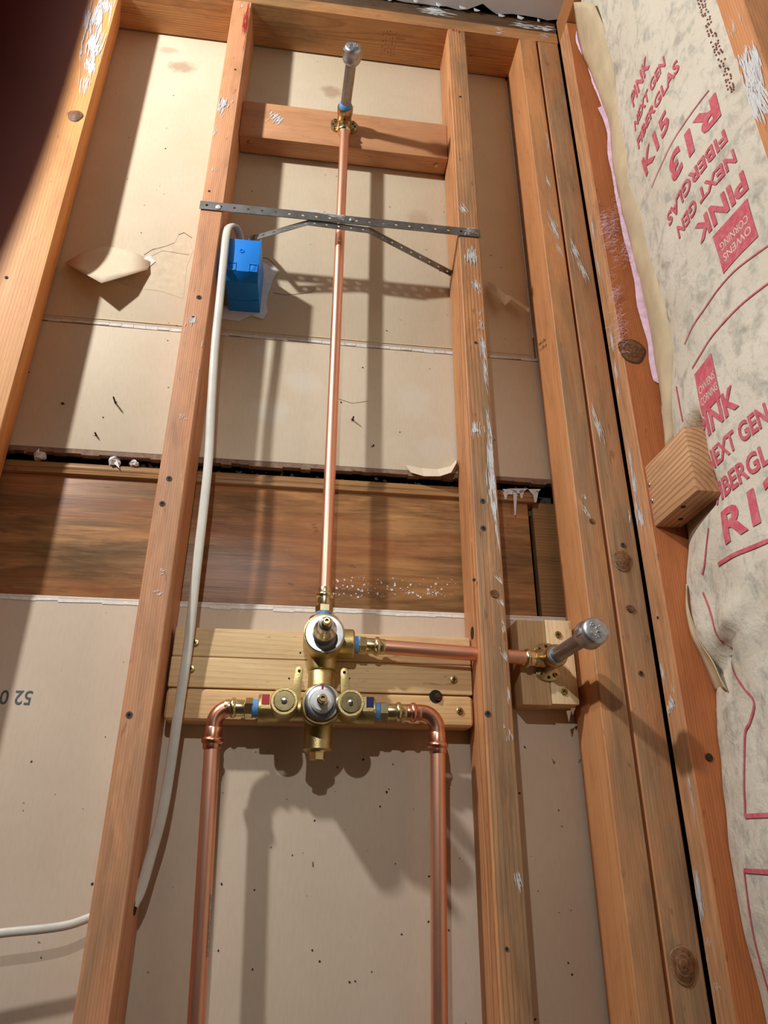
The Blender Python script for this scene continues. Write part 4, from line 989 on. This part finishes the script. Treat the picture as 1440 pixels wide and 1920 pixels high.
for i in range(60):
    z = 2.03 - i * .0036
    if i % 5 == 4: continue
    for j in range(3):
        if rnd.random() < .6:
            y = -.375 + .004 * j - (i / 60) * .002 + rnd.uniform(-.0008, .0008); r_ = .0012
            mb.add([(faceX(y + a, z + b_) - .0012, y + a, z + b_) for a, b_ in ((-r_, -r_), (r_, -r_), (r_, r_), (-r_, r_))], [(0, 1, 2, 3)])
tag(mb.build('dotted_code', M['dotprint'], ins), kind='stuff')
# the next bay's batt beyond the bright stud
i2 = thing('insulation_batt', (.75, -.64, 0), 'sliver of paper-faced insulation beyond the bright far right stud', 'insulation')
mb = MB(); vs = []; ny, nz = 24, 80
for j in range(nz + 1):
    z = .02 + 2.49 * j / nz
    for i in range(ny + 1):
        t_ = i / ny; y = -.459 - .372 * t_; vs.append((.755 - .04 * math.sin(math.pi * t_) ** .7 + .003 * noise.noise(Vector((y * 12, z * 9, 1))), y, z))
mb.add(vs, [(j * (ny + 1) + i, j * (ny + 1) + i + 1, (j + 1) * (ny + 1) + i + 1, (j + 1) * (ny + 1) + i) for j in range(nz) for i in range(ny)])
mb.build('paper_facing', M['kraft'], i2, smooth=180)
MB().box(.765, .795, -.831, -.459, .01, 2.51).build('glass_wool', M['pink'], i2)

# ------------------------------------------------------------------ the photographer's phone and left hand
def cv(x, y, z): return CAM + (RT * x + UP * y + FW * z) * .01     # centimetres right, up, ahead of the lens
ph = thing('smartphone', cv(-2.1, -5.5, -.8), 'black smartphone held up to take the picture', 'phone')
mb = MB(); mb.add([cv(x, y, z) for x in (-5.7, 1.5) for y in (-13, 1.6) for z in (-1.2, -.35)], [(0, 1, 3, 2), (4, 6, 7, 5), (0, 4, 5, 1), (2, 3, 7, 6), (0, 2, 6, 4), (1, 5, 7, 3)])
mb.build('phone_body', M['black'], ph, bevel=.003)
sk = {}
def chain(lst, start=None):
    prev = start
    for (p, r) in lst:
        i = len(V_); V_.append(cv(*p)); R_.append(r * .01)
        if prev is not None: E_.append((prev, i))
        prev = i
    return prev
V_, E_, R_ = [], [], []
chain([((-15, -26, -9), 3.2), ((-11, -16, -4), 2.7), ((-9.0, -11.5, -1.2), 2.2), ((-8.0, -8.2, .4), 2.2)]); palm = 3
chain([((-6.9, -4.6, 1.6), 1.25), ((-4.85, -1.6, 3.0), .95), ((-3.62, .7, 4.2), .86), ((-2.85, 2.7, 4.5), .80), ((-2.22, 4.4, 4.4), .72), ((-2.0, 5.1, 4.35), .5)], palm)
chain([((-7.2, -5.9, 1.9), 1.2), ((-4.4, -4.6, 2.1), .92), ((-2.0, -3.9, 1.5), .82), ((-.4, -3.7, .6), .68)], palm)
chain([((-7.6, -7.3, 1.8), 1.15), ((-4.8, -6.6, 2.1), .88), ((-2.4, -6.1, 1.5), .78), ((-.9, -5.9, .6), .64)], palm)
chain([((-8.0, -8.8, 1.4), 1.0), ((-5.6, -8.8, 1.7), .76), ((-3.8, -8.5, 1.2), .66), ((-2.6, -8.3, .6), .54)], palm)
chain([((-8.4, -7.6, -1.4), 1.35), ((-7.2, -5.0, -2.4), 1.05), ((-5.2, -3.0, -2.5), .92), ((-3.7, -1.9, -2.3), .76)], palm)
me = bpy.data.meshes.new('hand'); org = V_[palm].copy(); me.from_pydata([tuple(v - org) for v in V_], E_, []); me.update()
hd = bpy.data.objects.new('hand_skin', me); COL.objects.link(hd); me.materials.append(M['skin'])
md = hd.modifiers.new('skin', 'SKIN'); md.use_smooth_shade = True; sv_ = me.skin_vertices[0].data
for i, r_ in enumerate(R_): sv_[i].radius = (r_, r_); sv_[i].use_root = (i == 0)
hd.modifiers.new('sub', 'SUBSURF').levels = 2; hd.modifiers['sub'].render_levels = 2
hp = thing('hand', org, 'dark blurred finger covering the upper left corner of the view', 'hand'); hd.parent = hp
